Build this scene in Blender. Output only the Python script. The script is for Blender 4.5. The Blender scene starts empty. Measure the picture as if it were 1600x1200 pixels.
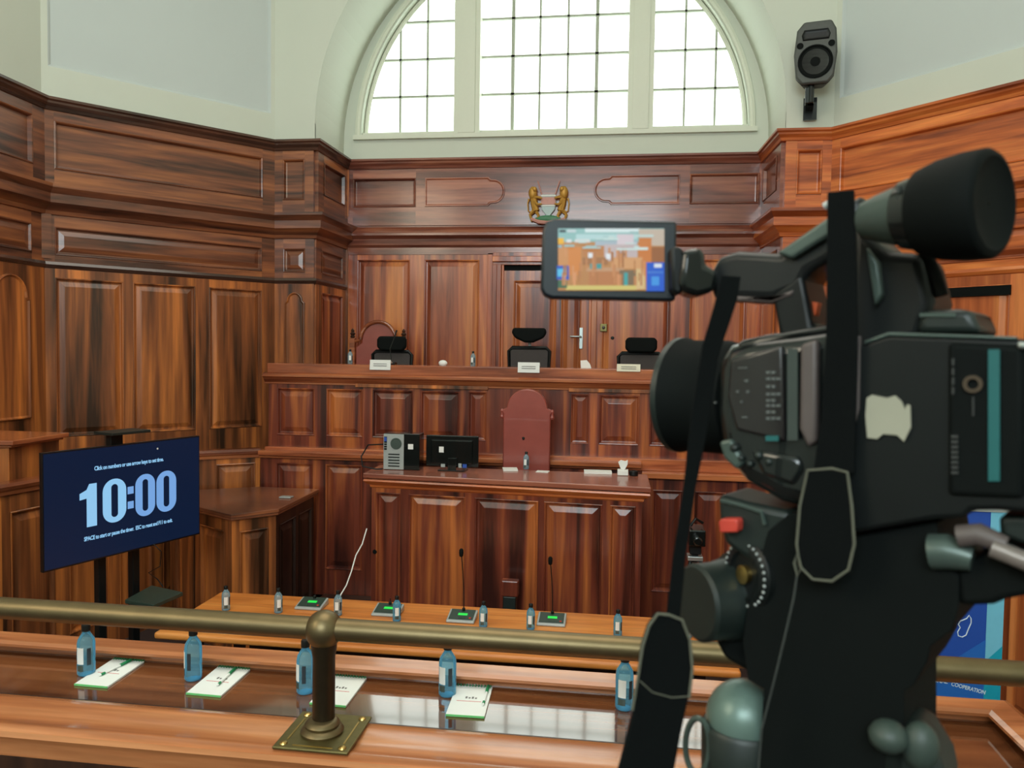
import bpy, bmesh, math, random
from mathutils import Vector, Matrix
PI = math.pi
random.seed(7)
SC = bpy.context.scene
COL = SC.collection

# ------------------------------------------------------------------ camera
CAM = Vector((0, 0, 2.75)); FPX = 1200.0
RM = Matrix.Rotation(math.radians(7.5), 3, 'Z') @ Matrix.Rotation(PI/2 - math.radians(2.5), 3, 'X') @ Matrix.Rotation(math.radians(0.86), 3, 'Z')
cd = bpy.data.cameras.new('camera'); cam = bpy.data.objects.new('camera', cd); COL.objects.link(cam)
cd.sensor_width = 36; cd.lens = 27; cd.clip_start = 0.05
cam.matrix_world = Matrix.Translation(CAM) @ RM.to_4x4()
cd.dof.use_dof = True; cd.dof.focus_distance = 6.5; cd.dof.aperture_fstop = 9
SC.camera = cam

# ------------------------------------------------------------------ world, lights, exposure
w = bpy.data.worlds.new('sky'); SC.world = w; w.use_nodes = True
bg = w.node_tree.nodes['Background']; bg.inputs[0].default_value = (0.93, 1.0, 0.95, 1); bg.inputs[1].default_value = 3.6
SC.view_settings.view_transform = 'Standard'; SC.view_settings.look = 'None'
SC.view_settings.gamma = 1; SC.view_settings.exposure = 0.0

def area(name, loc, rot, sx, sy, power, color, portal=False):
    l = bpy.data.lights.new(name, 'AREA'); l.shape = 'RECTANGLE'; l.size = sx; l.size_y = sy
    l.energy = power; l.color = color
    if portal: l.cycles.is_portal = True
    o = bpy.data.objects.new(name, l); COL.objects.link(o); o.location = loc; o.rotation_euler = rot
    return o
area('window_portal', (-0.9, 10.4, 6.9), (-PI/2, 0, 0), 5.4, 2.9, 1, (1, 1, 1), True)
area('ceiling_lamp', (-0.9, 3.4, 9.2), (0, 0, 0), 5.0, 5.0, 275, (1.0, 0.93, 0.82))
area('rear_window_light', (-0.9, -5.6, 6.4), (PI/2 - 0.12, 0, 0), 5.0, 2.8, 520, (0.83, 0.96, 1.0))
area('side_window_light', (-5.4, -1.5, 6.0), (PI/2 - 0.1, 0, math.radians(-62)), 2.4, 2.6, 150, (1.0, 0.86, 0.66))

# ------------------------------------------------------------------ picture to place
def ray(u, v): return RM @ Vector(((u-800)/FPX, (600-v)/FPX, -1.0))
def P(u, v, x=None, y=None, z=None, d=None):
    r = ray(u, v)
    if y is not None: t = (y-CAM.y)/r.y
    elif x is not None: t = (x-CAM.x)/r.x
    elif z is not None: t = (z-CAM.z)/r.z
    else: t = d
    return CAM + r*t
def PP(u, v, p, n):
    r = ray(u, v); t = (Vector(p)-CAM).dot(n)/r.dot(n)
    return CAM + r*t

# ------------------------------------------------------------------ materials
MATS = {}
def newmat(name):
    m = bpy.data.materials.new(name); m.use_nodes = True; MATS[name] = m
    return m, m.node_tree.nodes, m.node_tree.links, m.node_tree.nodes['Principled BSDF']
def rgb(r, g, b):   # sRGB 0-255 to linear
    f = lambda c: (c/255/12.92) if c/255 <= .04045 else ((c/255+.055)/1.055)**2.4
    return (f(r), f(g), f(b), 1)
def plain(name, col, rough=.5, metal=0, emit=None, es=1, spec=.5, noise=0.06, nscale=30, coat=0):
    m, N, L, B = newmat(name)
    B.inputs['Roughness'].default_value = rough; B.inputs['Metallic'].default_value = metal
    B.inputs['Specular IOR Level'].default_value = spec; B.inputs['Coat Weight'].default_value = coat
    if noise:
        tc = N.new('ShaderNodeTexCoord'); nz = N.new('ShaderNodeTexNoise'); nz.inputs['Scale'].default_value = nscale
        nz.inputs['Detail'].default_value = 4
        L.new(tc.outputs['Object'], nz.inputs['Vector'])
        mx = N.new('ShaderNodeMix'); mx.data_type = 'RGBA'
        a = [c*(1-noise*2) for c in col[:3]]+[1]; b = [min(1, c*(1+noise*2)) for c in col[:3]]+[1]
        mx.inputs[6].default_value = a; mx.inputs[7].default_value = b
        L.new(nz.outputs['Fac'], mx.inputs[0]); L.new(mx.outputs[2], B.inputs['Base Color'])
    else: B.inputs['Base Color'].default_value = col
    if emit:
        B.inputs['Emission Color'].default_value = emit; B.inputs['Emission Strength'].default_value = es
    return m
def wood(name, dark, mid, light, horiz=False, rough=.3, coat=.25, pos=(.38, .5, .64), freq=5.0, isl=.22, crough=.12):
    m, N, L, B = newmat(name)
    tc = N.new('ShaderNodeTexCoord'); geo = N.new('ShaderNodeNewGeometry')
    mp = N.new('ShaderNodeMapping')
    mp.inputs['Scale'].default_value = (freq*.9, freq*.9, .22) if not horiz else ((.45, freq*1.3, freq*1.3) if horiz == 'x' else (.42, .42, freq*1.3))
    sc = N.new('ShaderNodeVectorMath'); sc.operation = 'SCALE'; sc.inputs['Scale'].default_value = 37.0
    cmb = N.new('ShaderNodeCombineXYZ')
    for i in range(3): L.new(geo.outputs['Random Per Island'], cmb.inputs[i])
    L.new(cmb.outputs[0], sc.inputs[0])
    L.new(tc.outputs['Object'], mp.inputs['Vector'])
    ad = N.new('ShaderNodeVectorMath'); ad.operation = 'ADD'; L.new(mp.outputs[0], ad.inputs[0]); L.new(sc.outputs[0], ad.inputs[1])
    n1 = N.new('ShaderNodeTexNoise'); n1.inputs['Scale'].default_value = 1.0; n1.inputs['Detail'].default_value = 5; n1.inputs['Distortion'].default_value = .8; n1.inputs['Roughness'].default_value = .55
    L.new(ad.outputs[0], n1.inputs['Vector'])
    n2 = N.new('ShaderNodeTexNoise'); n2.inputs['Scale'].default_value = 7; n2.inputs['Detail'].default_value = 3
    L.new(ad.outputs[0], n2.inputs['Vector'])
    n3 = N.new('ShaderNodeTexNoise'); n3.inputs['Scale'].default_value = 2.7; n3.inputs['Detail'].default_value = 3; n3.inputs['Distortion'].default_value = .4
    L.new(ad.outputs[0], n3.inputs['Vector'])
    mxn = N.new('ShaderNodeMix'); mxn.inputs[0].default_value = .30
    L.new(n1.outputs['Fac'], mxn.inputs[2]); L.new(n3.outputs['Fac'], mxn.inputs[3])
    r = N.new('ShaderNodeValToRGB'); e = r.color_ramp.elements
    e[0].position = pos[0]; e[0].color = dark; e[1].position = pos[2]; e[1].color = light
    x = e.new(pos[1]); x.color = mid
    L.new(mxn.outputs[0], r.inputs[0])
    mr = N.new('ShaderNodeMapRange'); mr.inputs[1].default_value = .3; mr.inputs[2].default_value = .7; mr.inputs[3].default_value = .88; mr.inputs[4].default_value = 1.1
    L.new(n2.outputs['Fac'], mr.inputs[0])
    mi = N.new('ShaderNodeMapRange'); mi.inputs[3].default_value = 1-isl; mi.inputs[4].default_value = 1+isl
    L.new(geo.outputs['Random Per Island'], mi.inputs[0])
    mu = N.new('ShaderNodeMath'); mu.operation = 'MULTIPLY'; L.new(mr.outputs[0], mu.inputs[0]); L.new(mi.outputs[0], mu.inputs[1])
    v = N.new('ShaderNodeVectorMath'); v.operation = 'SCALE'; L.new(r.outputs[0], v.inputs[0]); L.new(mu.outputs[0], v.inputs['Scale'])
    L.new(v.outputs[0], B.inputs['Base Color'])
    B.inputs['Roughness'].default_value = rough; B.inputs['Coat Weight'].default_value = coat; B.inputs['Coat Roughness'].default_value = crough
    bp = N.new('ShaderNodeBump'); bp.inputs['Strength'].default_value = .04; L.new(n2.outputs['Fac'], bp.inputs['Height']); L.new(bp.outputs[0], B.inputs['Normal'])
    return m
W_BACK = wood('mahogany_red', rgb(96, 42, 28), rgb(170, 88, 56), rgb(220, 136, 72), rough=.3, freq=4.5)
W_BACKH = wood('mahogany_red_horizontal', rgb(92, 50, 40), rgb(134, 76, 60), rgb(166, 102, 76), horiz='h', rough=.26, coat=.4)
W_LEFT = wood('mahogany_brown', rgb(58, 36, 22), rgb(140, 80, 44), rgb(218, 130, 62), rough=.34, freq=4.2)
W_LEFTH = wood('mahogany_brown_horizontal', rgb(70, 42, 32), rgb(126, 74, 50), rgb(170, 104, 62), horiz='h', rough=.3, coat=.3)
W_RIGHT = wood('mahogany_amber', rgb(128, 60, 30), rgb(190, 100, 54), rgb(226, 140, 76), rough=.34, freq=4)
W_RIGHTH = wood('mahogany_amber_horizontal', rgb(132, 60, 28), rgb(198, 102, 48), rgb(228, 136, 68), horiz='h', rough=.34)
W_DESK = wood('desk_mahogany', rgb(58, 26, 20), rgb(124, 58, 40), rgb(196, 112, 56), rough=.3, freq=4.5)
W_TRIM = wood('trim_mahogany', rgb(108, 52, 32), rgb(160, 88, 54), rgb(192, 116, 70), horiz='h', rough=.24, coat=.5)
W_TABLE = wood('pale_table_wood', rgb(196, 114, 48), rgb(220, 136, 62), rgb(230, 152, 76), horiz='x', rough=.4, coat=.1, isl=.05)
W_NEAR = wood('gallery_wood', rgb(74, 42, 24), rgb(108, 64, 38), rgb(130, 80, 48), horiz='x', rough=.1, coat=1, isl=.06, crough=.05)
W_NEARL = wood('gallery_ledge_wood', rgb(150, 88, 52), rgb(186, 116, 72), rgb(208, 140, 92), horiz='x', rough=.25, coat=.5, isl=.05)
W_DARK = wood('darker_wood', rgb(34, 20, 14), rgb(56, 34, 24), rgb(74, 46, 30), rough=.4)
PLASTER = plain('cream_plaster', rgb(206, 212, 198), .8, noise=.015, nscale=1.5)
PLASTER_B = plain('pale_blue_plaster', rgb(196, 205, 202), .8, noise=.015, nscale=1.2)
FRAMEW = plain('white_painted_frame', rgb(216, 220, 203), .45, noise=.01)
MUNT = plain('window_bar_paint', rgb(170, 178, 160), .5)
FLOORM = plain('dark_carpet', rgb(52, 34, 30), .9, noise=.15, nscale=60)
BRASS = plain('aged_brass', rgb(118, 103, 74), .42, .85, noise=.1, nscale=14)
BRASS_P = plain('dull_brass_plate', rgb(122, 112, 72), .42, .9, noise=.12, nscale=40)
BRASS_S = plain('bright_brass', rgb(190, 160, 96), .3, 1)
BLACK = plain('black_plastic', rgb(15, 19, 19), .42, noise=.08, spec=.3)
BLACKM = plain('matte_black', rgb(12, 16, 15), .75, noise=.08, spec=.12)
BLACKG = plain('gloss_black_plastic', rgb(16, 21, 20), .2, noise=.06, coat=.5, spec=.3)
FABRIC = plain('black_webbing', rgb(9, 12, 12), .9, noise=.1, nscale=200, spec=.12)
GREYG = plain('grey_green_metal', rgb(76, 90, 84), .35, .3)
GREYD = plain('dark_grey_green', rgb(28, 37, 34), .45, .1)
TAUPE = plain('taupe_plastic', rgb(88, 78, 75), .5)
SILV = plain('silver_metal', rgb(178, 186, 184), .3, .8)
SILVP = plain('silver_plastic', rgb(166, 172, 170), .4, .2)
WHITE = plain('white_paper', rgb(232, 234, 230), .7, noise=.01)
CREAMP = plain('cream_tape', rgb(158, 156, 138), .8, noise=.03)
STITCH = plain('pale_edge_stitching', rgb(92, 92, 78), .8)
GREEN = plain('green_binding', rgb(20, 130, 80), .5)
LGREEN = plain('light_green_edge', rgb(110, 200, 120), .6)
RED = plain('red_button', rgb(196, 66, 52), .45)
ORANGE = plain('orange_tag', rgb(214, 92, 44), .5)
TEAL = plain('teal_stripe', rgb(22, 92, 92), .5)
GOLD = plain('gold_paint', rgb(190, 142, 60), .45, .3, noise=.15, nscale=60)
LEATHER = plain('oxblood_leather', rgb(148, 72, 62), .32, noise=.1, nscale=8, coat=.3)
SHIELD = plain('pale_shield_paint', rgb(176, 196, 196), .5)
PINK = plain('faded_red_paint', rgb(196, 140, 128), .5)
DKTEXT = plain('grey_print', rgb(110, 108, 106), .7, noise=0)
REDTEXT = plain('red_print', rgb(200, 90, 86), .7, noise=0)
LABELD = plain('dark_label_print', rgb(40, 52, 60), .5)
DGREEN = plain('dark_green_vinyl', rgb(40, 58, 50), .45)
MESH = plain('grey_chair_mesh', rgb(66, 60, 58), .8)
TVBODY = plain('tv_black', rgb(14, 16, 18), .3)
DISP = plain('green_display', rgb(30, 160, 60), .4, emit=rgb(40, 255, 90), es=.55, noise=0)
UNITTOP = plain('unit_green_black', rgb(40, 62, 54), .4)
TVSCR = plain('tv_screen_navy', rgb(6, 10, 16), .3, spec=.25, emit=rgb(12, 34, 66), es=.62, noise=0)
TVDIG = plain('tv_digit_blue', rgb(60, 80, 100), .3, emit=rgb(140, 196, 236), es=.95, noise=0)
TVDIG2 = plain('tv_digit_blue_dim', rgb(60, 80, 100), .3, emit=rgb(112, 160, 220), es=.95, noise=0)
BANB = plain('banner_blue', rgb(34, 78, 170), .5, noise=.02)
BANB2 = plain('banner_mid_blue', rgb(36, 104, 190), .5, noise=.02)
BANC = plain('banner_cyan', rgb(120, 196, 222), .5, noise=.02)
BANT = plain('banner_turquoise', rgb(20, 160, 186), .5, noise=.02)
BANW = plain('banner_white_print', rgb(214, 230, 240), .5, noise=0)
def emis(name, c, s=1.0): return plain(name, (0.01, .01, .01, 1), .3, emit=c, es=s, noise=0)
def glassy(name, col, mixf, rough=.08, base=None):
    m, N, L, B = newmat(name)
    B.inputs['Base Color'].default_value = base or col; B.inputs['Roughness'].default_value = rough
    tr = N.new('ShaderNodeBsdfTransparent'); tr.inputs[0].default_value = col
    mx = N.new('ShaderNodeMixShader'); fr = N.new('ShaderNodeFresnel'); fr.inputs[0].default_value = 1.3
    ma = N.new('ShaderNodeMath'); ma.operation = 'ADD'; ma.inputs[1].default_value = mixf; L.new(fr.outputs[0], ma.inputs[0])
    L.new(ma.outputs[0], mx.inputs[0]); L.new(tr.outputs[0], mx.inputs[1]); L.new(B.outputs[0], mx.inputs[2])
    L.new(mx.outputs[0], N['Material Output'].inputs[0]); return m
PANE = glassy('window_glass', (.96, 1, .97, 1), 0.0, .02)
BLUEPET = glassy('blue_water_bottle_plastic', rgb(188, 234, 252), .24, base=rgb(140, 214, 242))
CLEARPET = glassy('clear_bottle_plastic', rgb(220, 238, 244), .30, base=rgb(170, 206, 220))

# ------------------------------------------------------------------ mesh helpers
class MB:
    def __init__(s, M=None): s.bm = bmesh.new(); s.M = M or Matrix.Identity(4); s.mats = []; s.mi = 0
    def mat(s, m):
        if m not in s.mats: s.mats.append(m)
        s.mi = s.mats.index(m); return s
    def v(s, p): return s.bm.verts.new(s.M @ Vector(p))
    def f(s, vs):
        try: fc = s.bm.faces.new(vs); fc.material_index = s.mi; return fc
        except ValueError: return None
    def face(s, pts): return s.f([s.v(p) for p in pts])
    def box(s, x0, x1, y0, y1, z0, z1):
        a = [s.v((x, y, z)) for z in (z0, z1) for x, y in ((x0, y0), (x1, y0), (x1, y1), (x0, y1))]
        for q in ((3, 2, 1, 0), (4, 5, 6, 7), (0, 1, 5, 4), (1, 2, 6, 5), (2, 3, 7, 6), (3, 0, 4, 7)): s.f([a[i] for i in q])
        return s
    def prism(s, pts, z0, z1):
        a = [s.v((p[0], p[1], z0)) for p in pts]; b = [s.v((p[0], p[1], z1)) for p in pts]; n = len(pts)
        s.f(a[::-1]); s.f(b)
        for i in range(n): s.f([a[i], a[(i+1) % n], b[(i+1) % n], b[i]])
        return s
    def extr(s, pts, vec):
        a = [s.v(p) for p in pts]; b = [s.v(Vector(p)+Vector(vec)) for p in pts]; n = len(pts)
        s.f(a); s.f(b[::-1])
        for i in range(n): s.f([a[i], b[i], b[(i+1) % n], a[(i+1) % n]])
        return s
    def lathe(s, prof, c=(0, 0, 0), axis=(0, 0, 1), seg=20, cap=True):
        ax = Vector(axis).normalized(); t = ax.orthogonal().normalized(); b = ax.cross(t); c = Vector(c); rings = []
        for r, h in prof:
            rings.append([s.v(c+ax*h+(t*math.cos(2*PI*i/seg)+b*math.sin(2*PI*i/seg))*max(r, 1e-4)) for i in range(seg)])
        for A, B_ in zip(rings, rings[1:]):
            for i in range(seg): s.f([A[i], A[(i+1) % seg], B_[(i+1) % seg], B_[i]])
        if cap: s.f(rings[0][::-1]); s.f(rings[-1])
        return s
    def tube(s, pts, r, seg=8, close=False):
        pts = [Vector(p) for p in pts]; n = len(pts); rings = []; prev = None
        for i, p in enumerate(pts):
            if close: d = pts[(i+1) % n]-pts[i-1]
            else: d = pts[min(i+1, n-1)]-pts[max(i-1, 0)]
            d.normalize()
            if prev is None: t = d.orthogonal().normalized()
            else: t = (prev-d*prev.dot(d)).normalized()
            prev = t; b = d.cross(t); rr = r[i] if isinstance(r, (list, tuple)) else r
            rings.append([s.v(p+(t*math.cos(2*PI*k/seg)+b*math.sin(2*PI*k/seg))*rr) for k in range(seg)])
        for i in range(n if close else n-1):
            A, B_ = rings[i], rings[(i+1) % n]
            for k in range(seg): s.f([A[k], A[(k+1) % seg], B_[(k+1) % seg], B_[k]])
        if not close: s.f(rings[0][::-1]); s.f(rings[-1])
        return s
    def ball(s, c, rx, ry=None, rz=None, u=14, w=10, R=None):
        ry = ry or rx; rz = rz or rx; c = Vector(c); rings = []
        for j in range(w+1):
            ph = PI*j/w
            ring = []
            for i in range(u):
                th = 2*PI*i/u; p = Vector((rx*math.sin(ph)*math.cos(th), ry*math.sin(ph)*math.sin(th), rz*math.cos(ph)))
                if j in (0, w): p = Vector((1e-4*math.cos(th), 1e-4*math.sin(th), p.z))
                if R: p = R @ p
                ring.append(s.v(c+p))
            rings.append(ring)
        for A, B_ in zip(rings, rings[1:]):
            for i in range(u): s.f([A[i], B_[i], B_[(i+1) % u], A[(i+1) % u]])
        s.f(rings[0]); s.f(rings[-1][::-1]); return s
    def build(s, name, mat=None, parent=None, bevel=0, smooth=False, world=False, kind=None, seg=2):
        bmesh.ops.recalc_face_normals(s.bm, faces=s.bm.faces)
        me = bpy.data.meshes.new(name); s.bm.to_mesh(me); s.bm.free()
        if mat is not None: me.materials.append(mat)
        for m in s.mats: me.materials.append(m)
        if smooth:
            for p in me.polygons: p.use_smooth = True
            me.set_sharp_from_angle(angle=math.radians(40))
        o = bpy.data.objects.new(name, me); COL.objects.link(o)
        if bevel:
            b = o.modifiers.new('bevel', 'BEVEL'); b.width = bevel; b.segments = seg; b.limit_method = 'ANGLE'; b.angle_limit = math.radians(35)
        if parent:
            o.parent = parent
            if world: o.matrix_parent_inverse = (Matrix.Translation(parent.location) @ parent.rotation_euler.to_matrix().to_4x4()).inverted() if not parent.parent and parent.type == 'EMPTY' else Matrix.Identity(4)
        if kind: o['kind'] = kind
        return o
def thing(name, label, cat, loc=(0, 0, 0), rz=0, group=None):
    o = bpy.data.objects.new(name, None); COL.objects.link(o); o.location = loc; o.rotation_euler = (0, 0, rz); o.empty_display_size = .1
    return tag(o, label, cat, group)
def tag(o, label, cat, group=None):
    o['label'] = label; o['category'] = cat
    if group: o['group'] = group
    return o
def dup(root, loc, rz, label):
    r = root.copy(); COL.objects.link(r); r.location = loc; r.rotation_euler = (0, 0, rz); r['label'] = label
    for ch in list(root.children):
        c = ch.copy(); COL.objects.link(c); c.parent = r
        for g in list(ch.children):
            q = g.copy(); COL.objects.link(q); q.parent = c
    return r
class Fr:   # vertical wall plane: s runs left to right as seen from the room, n towards the room, z up
    def __init__(s, p0, p1):
        s.p0 = Vector((p0[0], p0[1], 0)); s.d = Vector((p1[0]-p0[0], p1[1]-p0[1], 0)); s.L = s.d.length; s.d.normalize()
        s.n = Vector((s.d.y, -s.d.x, 0))
        s.M = Matrix(((s.d.x, s.n.x, 0, p0[0]), (s.d.y, s.n.y, 0, p0[1]), (0, 0, 1, 0), (0, 0, 0, 1)))
    def at(s, u, v=600):
        p = PP(u, v, s.p0, s.n); return (p-s.p0).dot(s.d), p.z
def grid_frame(mb, s0, s1, z0, z1, holes, n0=-.05, n1=0.0):
    ss = sorted({s0, s1, *[h[0] for h in holes], *[h[1] for h in holes]}); ss = [a for a in ss if s0 <= a <= s1]
    for a, b in zip(ss, ss[1:]):
        m = (a+b)/2; zs = [z0]
        for h in sorted([h for h in holes if h[0] < m < h[1]], key=lambda h: h[2]): zs += [h[2], h[3]]
        zs.append(z1)
        for i in range(0, len(zs), 2):
            if zs[i+1]-zs[i] > 1e-4: mb.box(a, b, n0, n1, zs[i], zs[i+1])
def inset(poly, k):
    n = len(poly); out = []
    for i in range(n):
        a, b, c = Vector(poly[i-1]), Vector(poly[i]), Vector(poly[(i+1) % n])
        e1 = (b-a).normalized(); e2 = (c-b).normalized(); n1 = Vector((-e1.y, e1.x)); n2 = Vector((-e2.y, e2.x))
        m = (n1+n2); m = m.normalized() if m.length > 1e-6 else n1
        out.append(b+m*k/max(.35, m.dot(n1)))
    return [tuple(p) for p in out]
def panel_mesh(mb, poly, steps):   # poly in (s,z) counter clockwise; steps: (inset, n)
    rings = [[mb.v((p[0], n, p[1])) for p in (inset(poly, k) if k else poly)] for k, n in steps]
    for A, B_ in zip(rings, rings[1:]):
        for i in range(len(A)): mb.f([A[i], A[(i+1) % len(A)], B_[(i+1) % len(A)], B_[i]])
    mb.f(rings[-1])
RAISED = [(0, .004), (.006, .008), (.014, .006), (.024, -.016), (.038, -.018), (.085, -.002), (.09, -.001)]
SUNK = [(0, .006), (.008, .01), (.018, .004), (.03, -.034), (.045, -.036)]
APPL = [(0, -.002), (.004, .016), (.014, .018), (.024, .008), (.03, .003), (.034, .0025)]
def rect(h): return [(h[0], h[2]), (h[1], h[2]), (h[1], h[3]), (h[0], h[3])]
def panelled(parent, fr, s0, s1, z0, z1, holes, mf, mp, steps=RAISED, name='panel_frame', off=0, world=False):
    M = fr.M @ Matrix.Translation((0, off, 0))
    mb = MB(M); grid_frame(mb, s0, s1, z0, z1, holes); mb.build(name, mf, parent, world=world)
    for h in holes:
        st = steps; wd = min(h[1]-h[0], h[3]-h[2])
        if wd < .22: st = [(k*wd/.24, n) for k, n in steps]
        p = MB(M); panel_mesh(p, rect(h), st); p.build('panel', mp, parent, world=world)
def mould(mb, path, prof):   # sweep profile [(out, z)] along plan polyline; out is to the right-hand room side
    n = len(path); nor = []
    for i in range(n):
        ns = []
        if i > 0: d = (Vector(path[i])-Vector(path[i-1])).normalized(); ns.append(Vector((d.y, -d.x)))
        if i < n-1: d = (Vector(path[i+1])-Vector(path[i])).normalized(); ns.append(Vector((d.y, -d.x)))
        m = sum(ns, Vector((0, 0))).normalized(); nor.append(m/max(.3, m.dot(ns[0])))
    rows = [[mb.v((path[i][0]+nor[i].x*o, path[i][1]+nor[i].y*o, z)) for o, z in prof] for i in range(n)]
    for A, B_ in zip(rows, rows[1:]):
        for k in range(len(prof)-1): mb.f([A[k], B_[k], B_[k+1], A[k+1]])
    for r in (rows[0], rows[-1]): mb.f(r)
def text_mesh(body, size, mat, M, name, parent, thick=.0006, bold=.0, space=1.0, world=False):
    c = bpy.data.curves.new('t', 'FONT'); c.body = body; c.size = size; c.align_x = 'CENTER'; c.align_y = 'CENTER'
    c.extrude = thick; c.offset = bold; c.space_character = space; c.resolution_u = 3
    o = bpy.data.objects.new('t', c); COL.objects.link(o)
    dg = bpy.context.evaluated_depsgraph_get(); me = bpy.data.meshes.new_from_object(o.evaluated_get(dg))
    bpy.data.objects.remove(o); me.transform(M); me.materials.clear(); me.materials.append(mat)
    q = bpy.data.objects.new(name, me); COL.objects.link(q); q.parent = parent
    if world: q.matrix_parent_inverse = Matrix.Translation(parent.location).inverted()
    return q

# ------------------------------------------------------------------ room plan
CX = -.89
PL = [(-5.8, -6), (-5.8, 7.2), (-4.14, 9.0), (-3.63, 9.0), (-3.6, 10.0), (1.82, 10.0), (1.85, 9.0), (2.36, 9.0), (4.02, 7.2), (4.02, -6)]
ZW = 5.24; ZC = 9.5
F_LEFT = Fr((-5.8, 3.0), (-5.8, 7.2)); F_DL = Fr((-5.8, 7.2), (-4.14, 9.0)); F_PL = Fr((-4.14, 9.0), (-3.63, 9.0)); F_RL = Fr((-3.63, 9.0), (-3.6, 10.0))
F_B = Fr((-3.6, 10.0), (1.82, 10.0)); F_RR = Fr((1.82, 10.0), (1.85, 9.0)); F_PR = Fr((1.85, 9.0), (2.36, 9.0)); F_DR = Fr((2.36, 9.0), (4.02, 7.2)); F_RIGHT = Fr((4.02, 7.2), (4.02, 3.0))
def struct(name, mb, m, **k): return mb.build(name, m, None, kind='structure', **k)

struct('floor', MB().box(-5.9, 4.15, -6.1, 10.1, -.1, 0), FLOORM)
struct('ceiling', MB().box(-5.9, 4.15, -6.1, 10.6, ZC, ZC+.1), PLASTER)
struct('wall_rear', MB().box(-5.9, 4.15, -6.15, -6.0, 0, ZC), PLASTER)
wl = struct('wall_left', MB().box(-5.95, -5.8, -6, 7.2, 0, ZC), PLASTER)
wr = struct('wall_right', MB().box(4.02, 4.17, -6, 7.2, 0, ZC), PLASTER)
def diag_wall(name, fr):
    mb = MB(fr.M); grid_frame(mb, 0, fr.L, 0, ZC, [(.06, fr.L-.05, 5.57, 8.6)], -.15, 0)
    o = struct(name, mb, PLASTER)
    m = MB(fr.M); panel_mesh(m, rect((.06, fr.L-.05, 5.57, 8.6)), [(0, 0), (.012, -.008), (.03, -.03), (.03, -.031)]); m.build('recessed_panel', PLASTER_B, o)
    return o
wdl = diag_wall('wall_front_left', F_DL); wdr = diag_wall('wall_front_right', F_DR)
# arched end wall: spandrels at y=9, deep reveal, inner wall at y=10 with the lunette
RO = 2.74; ZS = 5.45
mb = MB()
mb.box(-4.14, CX-RO, 9.0, 9.02, 0, ZC); mb.box(CX+RO, 2.36, 9.0, 9.02, 0, ZC)
K = 48; arc = [(CX-RO*math.cos(PI*i/K), ZS+RO*math.sin(PI*i/K)) for i in range(K+1)]
for (xa, za), (xb, zb) in zip(arc, arc[1:]):
    mb.face([(xa, 9, za), (xb, 9, zb), (xb, 9, ZC), (xa, 9, ZC)])
    mb.face([(xa, 9, za), (xb, 9, zb), (xb, 10, zb), (xa, 10, za)])
for sx in (-1, 1): mb.face([(CX+sx*RO, 9, 0), (CX+sx*RO, 10, 0), (CX+sx*RO, 10, ZS), (CX+sx*RO, 9, ZS)])
RG = 2.50; ZG = 5.575
inner = [(CX-RG*math.cos(PI*i/K), ZG+RG*math.sin(PI*i/K)) for i in range(K+1)]
outer = [(CX-(RO+.02)*math.cos(PI*i/K), ZS+(RO+.02)*math.sin(PI*i/K)) for i in range(K+1)]
for i in range(K):
    mb.face([(outer[i][0], 10, outer[i][1]), (outer[i+1][0], 10, outer[i+1][1]), (inner[i+1][0], 10, inner[i+1][1]), (inner[i][0], 10, inner[i][1])])
    mb.face([(inner[i][0], 10, inner[i][1]), (inner[i+1][0], 10, inner[i+1][1]), (inner[i+1][0], 10.25, inner[i+1][1]), (inner[i][0], 10.25, inner[i][1])])
mb.face([(CX-RO-.02, 10, 0), (CX+RO+.02, 10, 0), (CX+RO+.02, 10, ZS), (CX-RO-.02, 10, ZS)])
mb.face([(CX-RO-.02, 10, ZS), (CX+RO+.02, 10, ZS), (CX+RG, 10, ZG), (CX-RG, 10, ZG)])
mb.face([(CX-RG, 10, ZG), (CX+RG, 10, ZG), (CX+RG, 10.25, ZG), (CX-RG, 10.25, ZG)])
wb = struct('wall_back', mb, PLASTER)
# lunette window
wroot = bpy.data.objects.new('window_1', None); COL.objects.link(wroot); wroot['kind'] = 'structure'; wroot['label'] = 'large white lunette window with small panes above the bench'
m = MB()
pts = [(CX-(RG+.05)*math.cos(PI*i/K), ZG+(RG+.05)*math.sin(PI*i/K)) for i in range(K+1)]
m.tube([(x, 9.99, z) for x, z in pts], .035, 6)
m.tube([(CX-(RG-.03)*math.cos(PI*i/K), 10.12, ZG+(RG-.03)*math.sin(PI*i/K)) for i in range(K+1)], .03, 6)
m.box(CX-RG-.1, CX+RG+.1, 9.95, 10.2, ZG-.06, ZG+.0)
m.box(CX-RG-.05, CX+RG+.05, 10.05, 10.2, ZG, ZG+.05)
posts = [(P(710, 150, y=10).x, P(750, 150, y=10).x), (P(981, 150, y=10).x, P(1021, 150, y=10).x)]
for a, b in posts:
    zt = ZG+math.sqrt(RG**2-min((a-CX)**2, (b-CX)**2))
    m.box(a, b, 9.97, 10.2, ZG, zt); m.box(a+.06, b-.06, 9.945, 9.98, ZG, zt)
m.build('window_frame', FRAMEW, wroot)
m = MB()
def hh(x): return math.sqrt(max(0, RG**2-(x-CX)**2))
lights = [(CX-RG, posts[0][0], [626, 668]), (posts[0][1], posts[1][0], [801, 843, 886.5, 931.5]), (posts[1][1], CX+RG, [1069, 1117])]
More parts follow.
